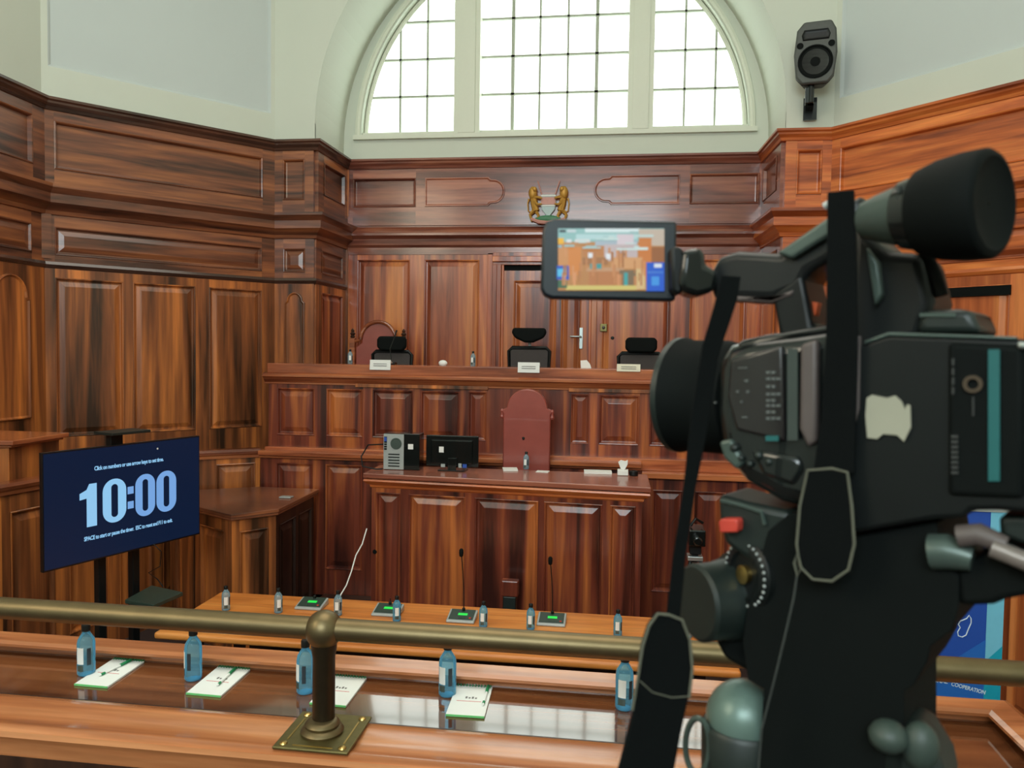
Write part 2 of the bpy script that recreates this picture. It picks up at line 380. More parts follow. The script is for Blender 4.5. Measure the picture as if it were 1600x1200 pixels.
for li, (a, b, us) in enumerate(lights):
    for q, u in enumerate(us):
        x = P(u, 150, y=10.15).x; t = .022 if (li == 1 and q in (0, 3)) else .013
        m.box(x-t, x+t, 10.13, 10.17, ZG, ZG+hh(x))
    for k in range(1, 6):
        z = ZG+.05+.487*k
        if z-ZG >= RG: continue
        hw = math.sqrt(RG**2-(z-ZG)**2); xa = max(a, CX-hw); xb = min(b, CX+hw)
        if xb > xa: m.box(xa, xb, 10.13, 10.17, z-.013, z+.013)
m.build('window_bars', MUNT, wroot)
m = MB(); m.face([(x, 10.16, z) for x, z in inner]); m.build('window_pane', PANE, wroot)

# ------------------------------------------------------------------ wood wall panelling (parts of the walls)
CORN = [(0, 5.24), (.12, 5.24), (.12, 5.215), (.10, 5.20), (.095, 5.18), (.07, 5.15), (.06, 5.12), (0, 5.11)]
LEDGE = [(0, 4.40), (.02, 4.39), (.05, 4.38), (.17, 4.365), (.17, 4.33), (.15, 4.30), (.13, 4.27), (.13, 4.18), (.10, 4.16), (.05, 4.11), (.04, 4.07), (0, 4.06)]
BEAD = [(0, 3.60), (.035, 3.59), (.045, 3.56), (.03, 3.53), (0, 3.51)]
PATH_L = [(-5.8, 3.0), (-5.8, 7.2), (-4.14, 9.0), (-3.63, 9.0), (-3.6, 9.99)]
PATH_R = [(1.82, 9.99), (1.85, 9.0), (2.36, 9.0), (4.02, 7.2), (4.02, 3.0)]
PATH_B = [(-3.6, 10.0), (1.82, 10.0)]
def trim(i, path, prof, m, label):
    mb = MB(); mould(mb, path, prof); o = struct('trim_%d' % i, mb, m); o['label'] = label
W_CORN = wood('dark_cornice_wood', rgb(48, 34, 30), rgb(76, 52, 42), rgb(104, 66, 50), horiz='h', rough=.22, coat=.5)
trim(1, PATH_L, CORN, W_CORN, 'dark cornice along the left panelling'); trim(2, PATH_B, CORN, W_BACKH, 'cornice under the lunette window'); trim(3, PATH_R, CORN, W_RIGHTH, 'cornice along the right panelling')
trim(4, PATH_L, LEDGE, W_LEFTH, 'stepped ledge around left panelling')
trim(5, PATH_R, LEDGE, W_RIGHTH, 'stepped ledge around right panelling')
trim(6, PATH_B, [(0, 4.50), (.015, 4.50), (.02, 4.36), (.10, 4.30), (.12, 4.27), (.12, 4.24), (.07, 4.20), (.06, 4.12), (.03, 4.09), (.03, 4.0), (0, 3.99)], W_BACKH, 'stepped ledge across the back wall')
trim(7, PATH_L, BEAD, W_CORN, 'bead above the tall left panels'); trim(8, PATH_R, BEAD, W_RIGHTH, 'bead above the tall right panels')
def arch_poly(a, b, z0, z1, sh=.03):
    r = (b-a)/2; c = (a+b)/2; rr = r-sh
    pts = [(a, z0), (b, z0), (b, z1-rr-.03), (b-sh, z1-rr)]
    pts += [(c+rr*math.cos(t), z1-rr+rr*math.sin(t)) for t in [PI*i/12 for i in range(1, 12)]]
    return pts+[(a+sh, z1-rr), (a, z1-rr-.03)]
def std_wall(parent, fr, cols, mv, mh, mp, arched=None, s0=0, s1=None, fz=4.53, z_bot=0.0):
    s1 = s1 or fr.L; a0, a1 = cols[0][0], cols[-1][1]
    panelled(parent, fr, s0, s1, 4.38, ZW, [(a0, a1, fz, 5.02)], mh, mh, SUNK, off=.045)
    panelled(parent, fr, s0, s1, 3.52, 4.38, [(a0, a1, 3.66, 3.95)], mh, mh, RAISED, off=.02)
    if arched:
        mb = MB(fr.M @ Matrix.Translation((0, .02, 0))); grid_frame(mb, s0, s1, z_bot, 3.52, []); mb.build('panel_frame', mv, parent)
        for a, b in arched:
            p = MB(fr.M @ Matrix.Translation((0, .02, 0))); panel_mesh(p, arch_poly(a, b, 2.0, 3.42), APPL); p.build('arched_panel', mp, parent)
    else: panelled(parent, fr, s0, s1, z_bot, 3.52, [(a, b, 1.78, 3.43) for a, b in cols], mv, mp, RAISED, off=.02)
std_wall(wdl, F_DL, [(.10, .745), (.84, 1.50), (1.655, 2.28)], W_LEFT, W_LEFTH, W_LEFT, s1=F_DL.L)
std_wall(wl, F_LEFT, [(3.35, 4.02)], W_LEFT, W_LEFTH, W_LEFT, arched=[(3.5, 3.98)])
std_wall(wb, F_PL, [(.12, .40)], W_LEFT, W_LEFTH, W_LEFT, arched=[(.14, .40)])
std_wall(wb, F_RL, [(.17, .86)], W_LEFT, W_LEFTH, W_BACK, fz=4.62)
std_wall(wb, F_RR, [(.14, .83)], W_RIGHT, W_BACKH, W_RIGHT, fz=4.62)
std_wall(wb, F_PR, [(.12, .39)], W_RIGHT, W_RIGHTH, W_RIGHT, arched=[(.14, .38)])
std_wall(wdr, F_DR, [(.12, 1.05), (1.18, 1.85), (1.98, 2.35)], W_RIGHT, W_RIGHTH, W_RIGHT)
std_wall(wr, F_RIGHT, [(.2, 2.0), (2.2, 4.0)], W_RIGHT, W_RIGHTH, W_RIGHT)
for nm, fr, wp in (('stile', F_LEFT, wl),):
    pass
m = MB(F_DR.M); m.box(1.16, 1.86, .0, .046, 3.33, 3.42); m.build('slot_shadow', BLACKM, wdr)  # black bar laid over the panelling as the shadow of a recess
# corner posts
m = MB(F_DL.M); m.box(-.02, .07, .0, .045, 3.62, 4.07); m.box(-.02, .06, .0, .04, 4.42, 5.12); m.build('corner_post', W_LEFTH, wdl)
m = MB(F_B.M); m.box(0, .06, 0, .05, 4.5, 5.12); m.box(0, .05, 0, .04, 1.8, 4.1); m.build('corner_post', W_LEFT, wb)
# back wall: frieze with round ended panels, tall panels, door surround
def bs(u): return P(u, 300, y=10).x+3.6
mb = MB(F_B.M @ Matrix.Translation((0, .04, 0)))
fz = [(bs(553), bs(651), 4.62, 5.0), (bs(1077), bs(1185), 4.62, 5.0)]
grid_frame(mb, 0, F_B.L, 4.38, ZW, fz); mb.build('panel_frame', W_BACKH, wb)
for h in fz:
    p = MB(F_B.M @ Matrix.Translation((0, .04, 0))); panel_mesh(p, rect(h), SUNK); p.build('panel', W_BACKH, wb)
def round_end(a, b, z0, z1, left):
    r = (z1-z0)/2-.03; zc = (z0+z1)/2; pts = []
    if left:
        c = a+r; pts = [(c+.06, z0), (b, z0), (b, z1), (c+.06, z1), (c+.03, zc+r)]
        pts += [(c-r*math.sin(t), zc+r*math.cos(t)) for t in [PI*i/12 for i in range(1, 12)]]+[(c+.03, zc-r)]
    else:
        c = b-r; pts = [(a, z0), (c-.06, z0), (c-.03, zc-r)]+[(c+r*math.sin(t), zc-r*math.cos(t)) for t in [PI*i/12 for i in range(1, 12)]]+[(c-.03, zc+r), (c-.06, z1), (a, z1)]
    return pts
for a, b, l in ((bs(665), bs(790), False), (bs(928), bs(1062), True)):
    p = MB(F_B.M @ Matrix.Translation((0, .04, 0))); panel_mesh(p, round_end(a, b, 4.62, 5.0, l), [(0, -.002), (.006, .014), (.016, .014), (.03, .004), (.034, .003)]); p.build('round_ended_panel', W_BACKH, wb)
bx = [(bs(560), bs(642)), (bs(665), bs(751))]
rx_ = [(bs(945), bs(1052)), (bs(1082), bs(1172))]
dx0, dx1 = bs(790), bs(924)
panelled(wb, F_B, 0, bs(765), 1.75, 4.02, [(a, b, 2.1, 3.93) for a, b in bx], W_BACK, W_BACK, RAISED, off=.02)
panelled(wb, F_B, bs(926), F_B.L, 1.75, 4.02, [(a, b, 2.1, 3.93) for a, b in rx_], W_BACK, W_BACK, RAISED, off=.02)
# door in the back wall
droot = bpy.data.objects.new('door_1', None); COL.objects.link(droot); droot['kind'] = 'structure'; droot['label'] = 'dark wood door with lever handle behind the bench'
ztop = 3.86
m = MB(F_B.M)
m.box(bs(765)-.01, dx0-.15, 0, .03, 1.75, 4.02)
for a, b, n in ((dx0-.15, dx0-.09, .07), (dx0-.09, dx0-.03, .09), (dx0-.03, dx0, .05), (dx1, dx1+.03, .05), (dx1+.03, dx1+.1, .07)): m.box(a, b, 0, n, 1.75, ztop+.0)
for z0, z1, n in ((ztop, ztop+.04, .05), (ztop+.04, ztop+.11, .09), (ztop+.11, ztop+.16, .07)): m.box(dx0-.15, dx1+.1, 0, n, z0, z1)
m.box(bs(765)-.01, dx1+.1, 0, .02, ztop+.16, 4.02)
m.build('door_frame', W_BACK, droot, bevel=.006)
m = MB(F_B.M); m.box(dx0, dx1, 0, .004, 3.79, ztop); m.build('shadow_gap', BLACKM, droot)
panelled(droot, F_B, dx0, dx1, 1.75, 3.79, [(dx0+.13, dx1-.42, 2.1, 3.66), (dx1-.36, dx1-.1, 2.1, 3.66)], W_DESK, W_DESK, RAISED, name='door_leaf', off=.022)
hx = P(908, 520, y=9.97).x+3.6
m = MB(F_B.M); m.box(hx-.022, hx+.022, .02, .034, P(908, 545, y=9.98).z, P(908, 512, y=9.98).z)
zh = P(908, 526, y=9.95).z
m.tube([(hx, .03, zh), (hx, .08, zh), (hx-.03, .085, zh), (hx-.14, .08, zh)], .011, 8); m.build('door_handle', SILV, droot, bevel=.004, smooth=True)
# square brass plate with dark bird-like mark, peephole
pc = P(943, 512, y=9.96); m = MB(); m.box(pc.x-.045, pc.x+.045, 9.955, 9.98, pc.z-.05, pc.z+.05); plq = m.build('wall_plate', BRASS_P, None, bevel=.006)
tag(plq, 'small square brass plate on panelling right of the door', 'plate')
m = MB(); m.ball((pc.x, 9.952, pc.z), .02, .005, .022); m.build('mark', W_DARK, plq)
pc = P(957, 528, y=9.97); m = MB(); m.lathe([(.018, 0), (.022, .006), (.012, .01)], (pc.x, 9.98, pc.z), (0, -1, 0), 12)
tag(m.build('round_knob', BLACK), 'tiny black round knob on the panelling below the brass plate', 'knob')

# ------------------------------------------------------------------ dais floors
m = MB(); m.box(-3.59, 1.81, 8.0, 9.95, 0, 1.75); struct('floor_dais', m, W_DARK)
m = MB(); m.box(-2.14, .2, 6.95, 7.66, 0, .85); struct('floor_clerk_platform', m, W_DARK)
m = MB(); m.box(-5.7, 3.9, -5.9, 1.9, 0, 1.15); struct('floor_gallery', m, FLOORM)

# ------------------------------------------------------------------ judges' bench
def X(u, y, v=650): return P(u, v, y=y).x
bench = thing('judges_bench', 'long raised mahogany bench with panelled front below the back wall', 'bench', (CX, 7.95, 0))
FBN = Fr((-3.70, 7.9), (1.92, 7.9))
h = [(X(a, 7.9)+3.7, X(b, 7.9)+3.7, 1.80, 2.31) for a, b in ((433, 492), (510, 567), (582, 645), (657, 718), (732, 760), (892, 920), (936, 999), (1015, 1075), (1090, 1150))]
panelled(bench, FBN, 0, FBN.L, 1.66, 2.38, h, W_DESK, W_DESK, RAISED, world=True)
m = MB(); m.box(-3.70, 1.92, 7.86, 8.30, 2.47, 2.575); m.build('counter_top', W_TRIM, bench, bevel=.008, world=True)
m = MB(); mould(m, [(-3.74, 7.9), (1.95, 7.9)], [(0, 2.48), (.05, 2.47), (.075, 2.455), (.075, 2.435), (.05, 2.42), (.03, 2.39), (.012, 2.37), (.012, 2.355), (0, 2.35)]); m.build('counter_moulding', W_TRIM, bench, world=True)
m = MB(); m.box(-3.12+.4, X(762, 7.88), 7.872, 7.9, 2.335, 2.372); m.box(X(888, 7.88), 1.7, 7.872, 7.9, 2.335, 2.372); m.build('front_fillet', W_LEFT, bench, bevel=.004, world=True)
FLO = Fr((-3.72, 7.75), (.30, 7.75)); FLO2 = Fr((.30, 7.75), (1.95, 7.75))
hl = [(X(a, 7.75)+3.72, X(b, 7.75)+3.72, .40, 1.52) for a, b in ((431, 489), (509, 567), (600, 660), (690, 750), (880, 945))]
panelled(bench, FLO, 0, FLO.L, 0.12, 1.6, hl, W_DESK, W_DESK, RAISED, world=True)
hr = [(X(a, 7.75, 850)-.30, X(b, 7.75, 850)-.30, .35, 1.38) for a, b in ((1018, 1066), (1084, 1132), (1150, 1200))]
panelled(bench, FLO2, 0, FLO2.L, 0.0, 1.5, hr, W_DESK, W_DESK, RAISED, world=True)
m = MB(); m.box(-3.72, .30, 7.68, 7.9, 1.6, 1.65); m.box(-3.72, .30, 7.71, 7.9, 1.57, 1.6); m.box(.30, 1.95, 7.68, 7.9, 1.50, 1.56); m.box(-3.7, 1.9, 7.80, 7.9, 1.56, 1.68); m.build('lower_ledge', W_TRIM, bench, bevel=.008, world=True)
m = MB(); m.box(-3.0, -2.3, 7.3, 7.74, 0, .14); m.build('step', W_DARK, bench, bevel=.01, world=True)

# ------------------------------------------------------------------ left and right enclosures
lf = thing('panelled_fence', 'low mahogany panelled partition running behind the television', 'partition', (-4.5, 6.2, 0))
pts = [(-5.05, 3.9), (-4.70, 5.36), (-4.30, 7.47), (-3.77, 7.84)]
for i in range(3):
    fr = Fr(pts[i], pts[i+1]); n = (3, 4, 1)[i]; hs = []
    if i == 2:
        a = fr.at(338, 740)[0]; b = fr.at(400, 740)[0]; hs = [(max(.02, a), min(b, fr.L-.05), .3, 1.50)]
    else:
        w_ = fr.L/n
        for k in range(n): hs.append((k*w_+.07, (k+1)*w_-.07, .25, 1.42))
    panelled(lf, fr, 0, fr.L, 0, 1.56, hs, W_LEFT, W_LEFT, RAISED, world=True)
m = MB(); mould(m, pts, [(-.08, 1.56), (-.08, 1.655), (.04, 1.655), (.05, 1.63), (.04, 1.605), (.025, 1.59), (.02, 1.56), (-.08, 1.56)]); m.build('top_rail', W_TRIM, lf, world=True)
rf = thing('panelled_fence', 'low mahogany partition at right behind the blue banner', 'partition', (2.8, 6.2, 0))
pts = [(2.06, 7.74), (2.5, 7.42), (2.9, 5.3), (3.25, 3.9)]
for i in range(3):
    fr = Fr(pts[i], pts[i+1]); n = (1, 4, 3)[i]; w_ = fr.L/n
    panelled(rf, fr, 0, fr.L, 0, 1.5, [(k*w_+.07, (k+1)*w_-.07, .25, 1.38) for k in range(n)], W_RIGHT, W_RIGHT, RAISED, world=True)
m = MB(); mould(m, pts, [(-.08, 1.5), (-.08, 1.56), (.04, 1.56), (.05, 1.54), (.02, 1.5), (-.08, 1.5)]); m.build('top_rail', W_TRIM, rf, world=True)
# tall pew end far left
pw = thing('pew_end', 'tall mahogany pew end with overhanging cap at far left wall', 'pew', (-5.3, 5.9, 0))
F_ = Fr((-5.75, 5.40), (-4.87, 5.64)); panelled(pw, F_, 0, F_.L, 0, 1.9, [(.1, F_.L-.16, 1.3, 1.80)], W_LEFT, W_LEFT, RAISED, world=True)
m = MB(); m.prism([(-5.75, 5.42), (-4.875, 5.66), (-4.86, 6.2), (-5.75, 6.2)], 0, 1.9); m.build('body', W_LEFT, pw, world=True)
m = MB(); m.prism([(-5.77, 5.34), (-4.80, 5.60), (-4.80, 6.25), (-5.77, 6.25)], 1.92, 1.96); m.prism([(-5.77, 5.37), (-4.83, 5.62), (-4.83, 6.22), (-5.77, 6.22)], 1.9, 1.92); m.build('cap', W_TRIM, pw, bevel=.006, world=True)
# witness dock
dk = thing('witness_dock', 'angled mahogany dock with flat top right of the television', 'dock', (-3.5, 7.1, 0))
DP = [(-4.28, 6.86), (-3.31, 6.32), (-3.01, 6.64), (-3.03, 7.66), (-3.7, 7.66), (-4.2, 7.36)]
m = MB(); m.prism(DP, 1.235, 1.27); dd = [(p[0]*.985-.052, p[1]*.985+.106) for p in DP]; m.prism(dd, 1.21, 1.235); m.build('top', W_LEFTH, dk, bevel=.006, world=True)
bd = [(-4.24, 6.90), (-3.325, 6.365), (-3.05, 6.665), (-3.065, 7.6), (-3.7, 7.6), (-4.17, 7.33)]
fr = Fr(bd[0], bd[1]); panelled(dk, fr, 0, fr.L, 0, 1.21, [(.1, .45, .15, 1.1), (.55, fr.L-.1, .15, 1.1)], W_LEFT, W_LEFT, RAISED, world=True)
fr = Fr(bd[1], bd[2]); panelled(dk, fr, 0, fr.L, 0, 1.21, [(.07, fr.L-.07, .15, 1.1)], W_LEFT, W_LEFT, RAISED, world=True)
fr = Fr(bd[2], bd[3]); panelled(dk, fr, 0, fr.L, 0, 1.21, [(.08, .46, .15, 1.1), (.54, fr.L-.06, .15, 1.1)], W_DARK, W_DARK, RAISED, world=True)  # right side face: its shade is put in with the darker wood
m = MB(); m.box(-3.22, -3.10, 7.10, 7.18, 1.272, 1.285); tag(m.build('phone', SILVP, None, bevel=.004), 'small pale handset lying on the dock top', 'phone')

# ------------------------------------------------------------------ clerk's desk
ck = thing('clerk_desk', 'tall mahogany clerk desk with panelled front carrying computer', 'desk', (-1, 7.0, 0))
A_, B_ = (-2.20, 6.85), (.27, 6.66)
fr = Fr(A_, B_)
hs = [(fr.at(a, 860)[0], fr.at(b, 860)[0], .2, 1.42) for a, b in ((587, 625), (638, 726), (741, 840), (849, 940), (952, 992))]
panelled(ck, fr, 0, fr.L, 0, 1.48, hs, W_DESK, W_DESK, RAISED, world=True)
MB().box(-2.2, -2.16, 6.86, 7.28, 0, 1.48).build('side_panel', W_DESK, ck, world=True); MB().box(.23, .27, 6.68, 7.28, 0, 1.48).build('side_panel', W_DESK, ck, world=True)
m = MB(); mould(m, [(-2.2, 7.28), A_, B_, (.27, 7.28)], [(0, 1.545), (.06, 1.545), (.065, 1.53), (.05, 1.515), (.035, 1.50), (.015, 1.49), (.012, 1.47), (0, 1.46)]); m.build('moulding', W_RIGHTH, ck, world=True)
m = MB(); m.prism([(-2.27, 6.80), (.34, 6.60), (.34, 7.32), (-2.27, 7.32)], 1.555, 1.60); m.prism([(-2.22, 6.83), (.29, 6.635), (.29, 7.3), (-2.22, 7.3)], 1.53, 1.556); m.build('desk_top', W_BACKH, ck, bevel=.008, world=True)
q = P(586, 862, y=6.84); m = MB(fr.M); s_, z_ = fr.at(586, 862); m.lathe([(.022, 0), (.02, .006), (.008, .007)], (s_, .004, z_), (0, 1, 0), 12); m.build('lock_hole', BLACKM, ck, world=True)
sb = thing('socket_box', 'small dark wooden socket box against front of clerk desk', 'box', (P(797, 925, y=6.6).x, 6.62, 0))
m = MB(); m.box(-.075, .075, -.06, .03, .60, .74); m.build('wooden_cover', W_DESK, sb, bevel=.01)
m = MB(); m.box(-.06, .06, -.05, .04, .0, .62); m.build('pillar', W_DARK, sb, bevel=.004)
m = MB(); m.box(-.055, .055, -.065, -.045, .49, .60); m.build('socket_plate', GREYD, sb, bevel=.006)

# ------------------------------------------------------------------ table in the well
TX0, TX1, TY0, TY1 = -3.14, .84, 4.90, 5.83
tb = thing('conference_table', 'long pale orange wooden table in the well below the desk', 'table', ((TX0+TX1)/2, 5.36, 0))
m = MB(); m.box(TX0, TX1, TY0, TY1, .70, .75); m.build('table_top', W_TABLE, tb, bevel=.02, world=True, seg=4)
for x in (-2.9, .6):
    for y in (5.05, 5.68):
        m = MB(); m.box(x-.035, x+.035, y-.035, y+.035, 0, .70); m.build('leg', W_DARK, tb, bevel=.004, world=True)
m = MB(); m.box(-2.8, .5, 5.64, 5.67, .35, .70); m.build('modesty_panel', W_DARK, tb, world=True)
# ------------------------------------------------------------------ bottles
def make_bottle(label, loc, rz, mat, h=.2, lab=True):
    t = thing('water_bottle', label, 'bottle', loc, rz); s = h/.2; r = .033*s
    pr = [(r*.86, 0), (r, .006*s), (r, .045*s), (r*.96, .055*s), (r, .065*s), (r, .125*s), (r*.9, .142*s), (r*.6, .158*s), (r*.42, .168*s), (r*.42, .178*s)]
    MB().lathe(pr, seg=20).build('body', mat, t, smooth=True)
    MB().lathe([(r*.5, .174*s), (r*.5, .196*s), (r*.44, .2*s)], seg=16).build('cap', BLACK, t, smooth=True)
    if lab:
        m = MB(); k = 7
        for z0, z1, mm, a0, a1 in ((.05, .115, WHITE, -.75, .15), (.045, .112, LABELD, .5, .95), (.022, .046, GREYG, -.7, .1)):
            m.mat(mm)
            for i in range(k):
                A = -PI/2+a0+(a1-a0)*i/k; B = -PI/2+a0+(a1-a0)*(i+1)/k; R = r*1.02
                m.face([(R*math.cos(A), R*math.sin(A), z0*s), (R*math.cos(B), R*math.sin(B), z0*s), (R*math.cos(B), R*math.sin(B), z1*s), (R*math.cos(A), R*math.sin(A), z1*s)])
        m.build('label', None, t)
    return t
GB = 'blue water bottles along the gallery desk'; GT = 'water bottles along the pale table'
spots = [(135, 1053, .2, 'blue water bottle on gallery desk, nearest the left edge'), (302, 1061, -.7, 'blue water bottle on gallery desk beside the second notepad from left'),
         (477, 1081, -.5, 'blue water bottle on gallery desk just left of the brass post'), (699, 1086, -.2, 'blue water bottle on gallery desk beside the notepad with red underlined print'),
         (975, 1107, 0, 'blue water bottle on gallery desk with no notepad, beside black strap')]
b0 = None
for u, v, a, lb in spots:
    p = P(u, v, z=1.552); p.z = 1.5447+(p.y+.03-2.312)*.0326
    b = make_bottle(lb, p, a, BLUEPET, .184) if b0 is None else dup(b0, p, a, lb)
    b0 = b0 or b; b['group'] = GB
t0 = {}
for u, v, a, mt, lb in [(353, 953, .8, 'c', 'clear water bottle at the far left end of the pale table'), (435, 957, .9, 'c', 'clear water bottle on pale table left of the first microphone unit'),
        (528, 961, .3, 'c', 'clear water bottle on pale table just above the brass ball'), (620, 970, .6, 'b', 'water bottle in front of the second microphone unit from left'),
        (755, 979, .2, 'b', 'blue water bottle right of the third microphone unit from left'), (829, 983, .2, 'b', 'blue water bottle left of the rightmost microphone unit'),
        (965, 993, .2, 'b', 'blue water bottle standing alone right of all microphone units'), (1075, 995, 0, 'c', 'clear water bottle on pale table partly behind the black strap')]:
    p = P(u, v, z=.751); M_ = BLUEPET if mt == 'b' else CLEARPET
    if mt not in t0: b = make_bottle(lb, p, a, M_, .185); t0[mt] = b
    else: b = dup(t0[mt], p, a, lb)
    b['group'] = GT
p = P(822, 735, z=1.601); make_bottle('clear small water bottle on clerk desk in front of leather chair', P(822, 733, z=1.602), 0, CLEARPET, .17)
b1 = make_bottle('small water bottle at the left end of the bench beside red chair', (P(547, 570, y=8.15).x, 8.15, 2.576), .6, CLEARPET, .16)
dup(b1, (P(739, 570, y=8.15).x, 8.15, 2.576), 0, 'small water bottle on bench between left and middle name cards')
# ------------------------------------------------------------------ conference microphone units
def make_unit(label, loc, stem):
    t = thing('microphone_unit', label, 'microphone', loc, 0, 'conference microphone units on the pale table')
    m = MB(); m.extr([(-.105, -.085, 0), (-.105, .085, 0), (-.105, .085, .05), (-.105, -.085, .018)], (.21, 0, 0)); m.build('base', SILVP, t, bevel=.006)
    m = MB(); m.extr([(-.09, -.066, .0245), (-.09, .075, .0500), (-.09, .075, .0515), (-.09, -.066, .026)], (.18, 0, 0)); tp = m.build('top_plate', UNITTOP, t)
    m = MB(); m.extr([(-.03, -.012, .0363), (-.03, .018, .0415), (-.03, .018, .043), (-.03, -.012, .0378)], (.07, 0, 0)); m.build('display', DISP, t)
    m = MB().mat(GREYG)
    for i in range(5): m.box(-.02+i*.012, -.014+i*.012, -.05, -.044, .03, .0325)
    m.mat(RED); m.box(.06, .075, -.052, -.04, .028, .034); m.build('buttons', None, t)
    m = MB(); m.lathe([(.012, .045), (.012, .065), (.007, .07)], (0, .06, 0), seg=10)
    q = [(0, .06, .05+stem*i/6) for i in range(7)]; q = [(x-.02*(i/6)**2*stem*3, y+.01*i/6, z) for i, (x, y, z) in enumerate(q)]
    m.tube(q, .0042, 6); g = m.build('gooseneck', BLACK, t, smooth=True)
    if stem > .2: MB().lathe([(.006, -.03), (.014, -.024), (.017, 0), (.016, .022), (.008, .032)], q[-1], (0, 0, 1), 12).build('foam_tip', BLACKM, t, smooth=True)
    return t
make_unit('microphone unit at left with hidden short stem, behind the brass ball', P(487, 948, z=.751), .03)
make_unit('microphone unit second from left with bottle standing before it', P(606, 958, z=.751), .04)
make_unit('microphone unit with tall gooseneck, third from left', P(722, 968, z=.751), .43)
make_unit('rightmost microphone unit with tall gooseneck and bottle at its left', P(862, 973, z=.751), .39)
# white cable
m = MB(); pc = [P(573, 826, y=6.8), P(566, 850, y=6.7), P(556, 868, y=6.55), P(549, 893, y=6.4), P(541, 915, y=6.2), P(532, 930, y=6.0)]
m.tube(pc+[Vector((pc[-1].x-.05, 5.92, .3)), Vector((pc[-1].x-.05, 5.92, .005))], .006, 6); tag(m.build('white_cable', WHITE, smooth=True), 'thin white cable hanging from the left corner of the clerk desk', 'cable')

# ------------------------------------------------------------------ things on the clerk desk
ZT = 1.601
pc_ = thing('computer_tower', 'desktop computer tower with pale back and black side on clerk desk', 'computer', (P(630, 727, y=7.1).x, 7.1, ZT))
m = MB(); m.box(-.18, .17, -.05, .12, 0, .345); m.build('case', BLACKG, pc_, bevel=.006)
pc_.rotation_euler = (0, 0, 0)
m = MB(); m.box(-.178, .02, -.058, -.05, .004, .34); m.build('rear_plate', SILVP, pc_, bevel=.002)
m = MB(); m.lathe([(.055, 0), (.055, .004), (.045, .004), (.044, .001), (.032, .001), (.031, .004), (.015, .004), (.014, .006)], (-.055, -.058, .25), (0, -1, 0), 20); m.build('fan_grille', GREYG, pc_)
m = MB().mat(BLACK)
for k in range(6): m.box(-.17, -.145, -.064, -.058, .19+k*.022, .205+k*.022)
m.mat(plain('blue_port', rgb(40, 80, 170), .4)); m.box(-.17, -.145, -.066, -.058, .27, .31); m.mat(GREYD)
for k in range(5): m.box(-.13, -.02, -.0605, -.058, .03+k*.028, .042+k*.028)
m.build('ports', None, pc_)
m = MB(); m.box(.06, .11, -.053, -.0495, .2, .25); m.build('sticker', WHITE, pc_)
mo = thing('computer_monitor', 'black computer monitor seen from behind on the clerk desk', 'monitor', (P(706, 727, y=7.15).x, 7.15, ZT))
m = MB(); m.box(-.255, .255, 0, .03, .03, .33); m.box(-.2, .2, -.025, 0, .06, .29); m.build('housing', BLACKG, mo, bevel=.01)
m = MB(); m.box(-.03, .05, -.05, -.025, 0, .12); m.prism([(-.12, -.09), (.14, -.09), (.14, .1), (-.12, .1)], 0, .012); m.build('stand', BLACKG, mo, bevel=.004)
m = MB(); m.box(-.12, -.075, -.028, -.0245, .17, .225); m.build('sticker', WHITE, mo)
m = MB().mat(SILVP); m.box(.07, .1, -.03, -.024, .03, .07); m.mat(MATS['blue_port']); m.box(.11, .15, -.03, -.024, .03, .065); m.mat(SILVP); m.box(-.1, -.06, -.03, -.024, .03, .06); m.build('ports', None, mo)
m = MB(); q = [Vector((pc_.location.x-.18, 7.05, ZT+.24)), Vector((-2.30, 7.04, ZT+.23)), Vector((-2.36, 7.02, ZT+.12)), Vector((-2.34, 7.0, ZT+.03)), Vector((-2.20, 6.98, ZT+.01)), Vector((-2.14, 7.0, ZT+.012))]
m.tube(q, .007, 6); tag(m.build('black_cable', BLACK, smooth=True), 'looped black cable left of the computer tower', 'cable')
def paper(u0, v0, w_, d_, rz, lb, h=.004, mat=WHITE, z=ZT):
    p = P(u0, v0, z=z); m = MB(); m.box(-w_/2, w_/2, -d_/2, d_/2, 0, h); o = m.build('paper', mat); o.location = p; o.rotation_euler = (0, 0, rz); tag(o, lb, 'paper'); return o
paper(797, 734, .14, .16, .2, 'white papers left of the small bottle on clerk desk', .012)
paper(848, 737, .12, .10, -.1, 'thin sheet right of the small bottle on clerk desk')
paper(934, 739, .26, .14, .05, 'pile of white papers left of the tissue box on clerk desk', .02)
tx = thing('tissue_box', 'white tissue box with tissue sticking out on clerk desk', 'tissue box', P(973, 742, z=ZT+.001))
m = MB(); m.box(-.05, .05, -.05, .05, 0, .05); m.build('box', WHITE, tx, bevel=.006)
def tissue(parent, z, s=1):
    m = MB(); pts = [(-.045*s, -.01, z+.07*s), (-.02*s, .02, z+.085*s), (.02*s, -.01, z+.08*s), (.045*s, .01, z+.09*s), (.045*s, .0, z+.05*s), (.018*s, -.015, z), (-.018*s, .01, z)]
    m.extr(pts, (0, .02, .0)); return m.build('tissue', WHITE, parent, bevel=.004, smooth=True)
tissue(tx, .05)
tp = P(990, 743, z=ZT+.001); m = MB(); m.lathe([(.035, 0), (.042, .004), (.042, .038), (.036, .045), (.02, .045), (.019, .03)], tp+Vector((.0, 0, 0)), seg=22); o = m.build('tape_roll', BLACK, smooth=True); tag(o, 'round black tub beside the tissue box on clerk desk', 'tub')

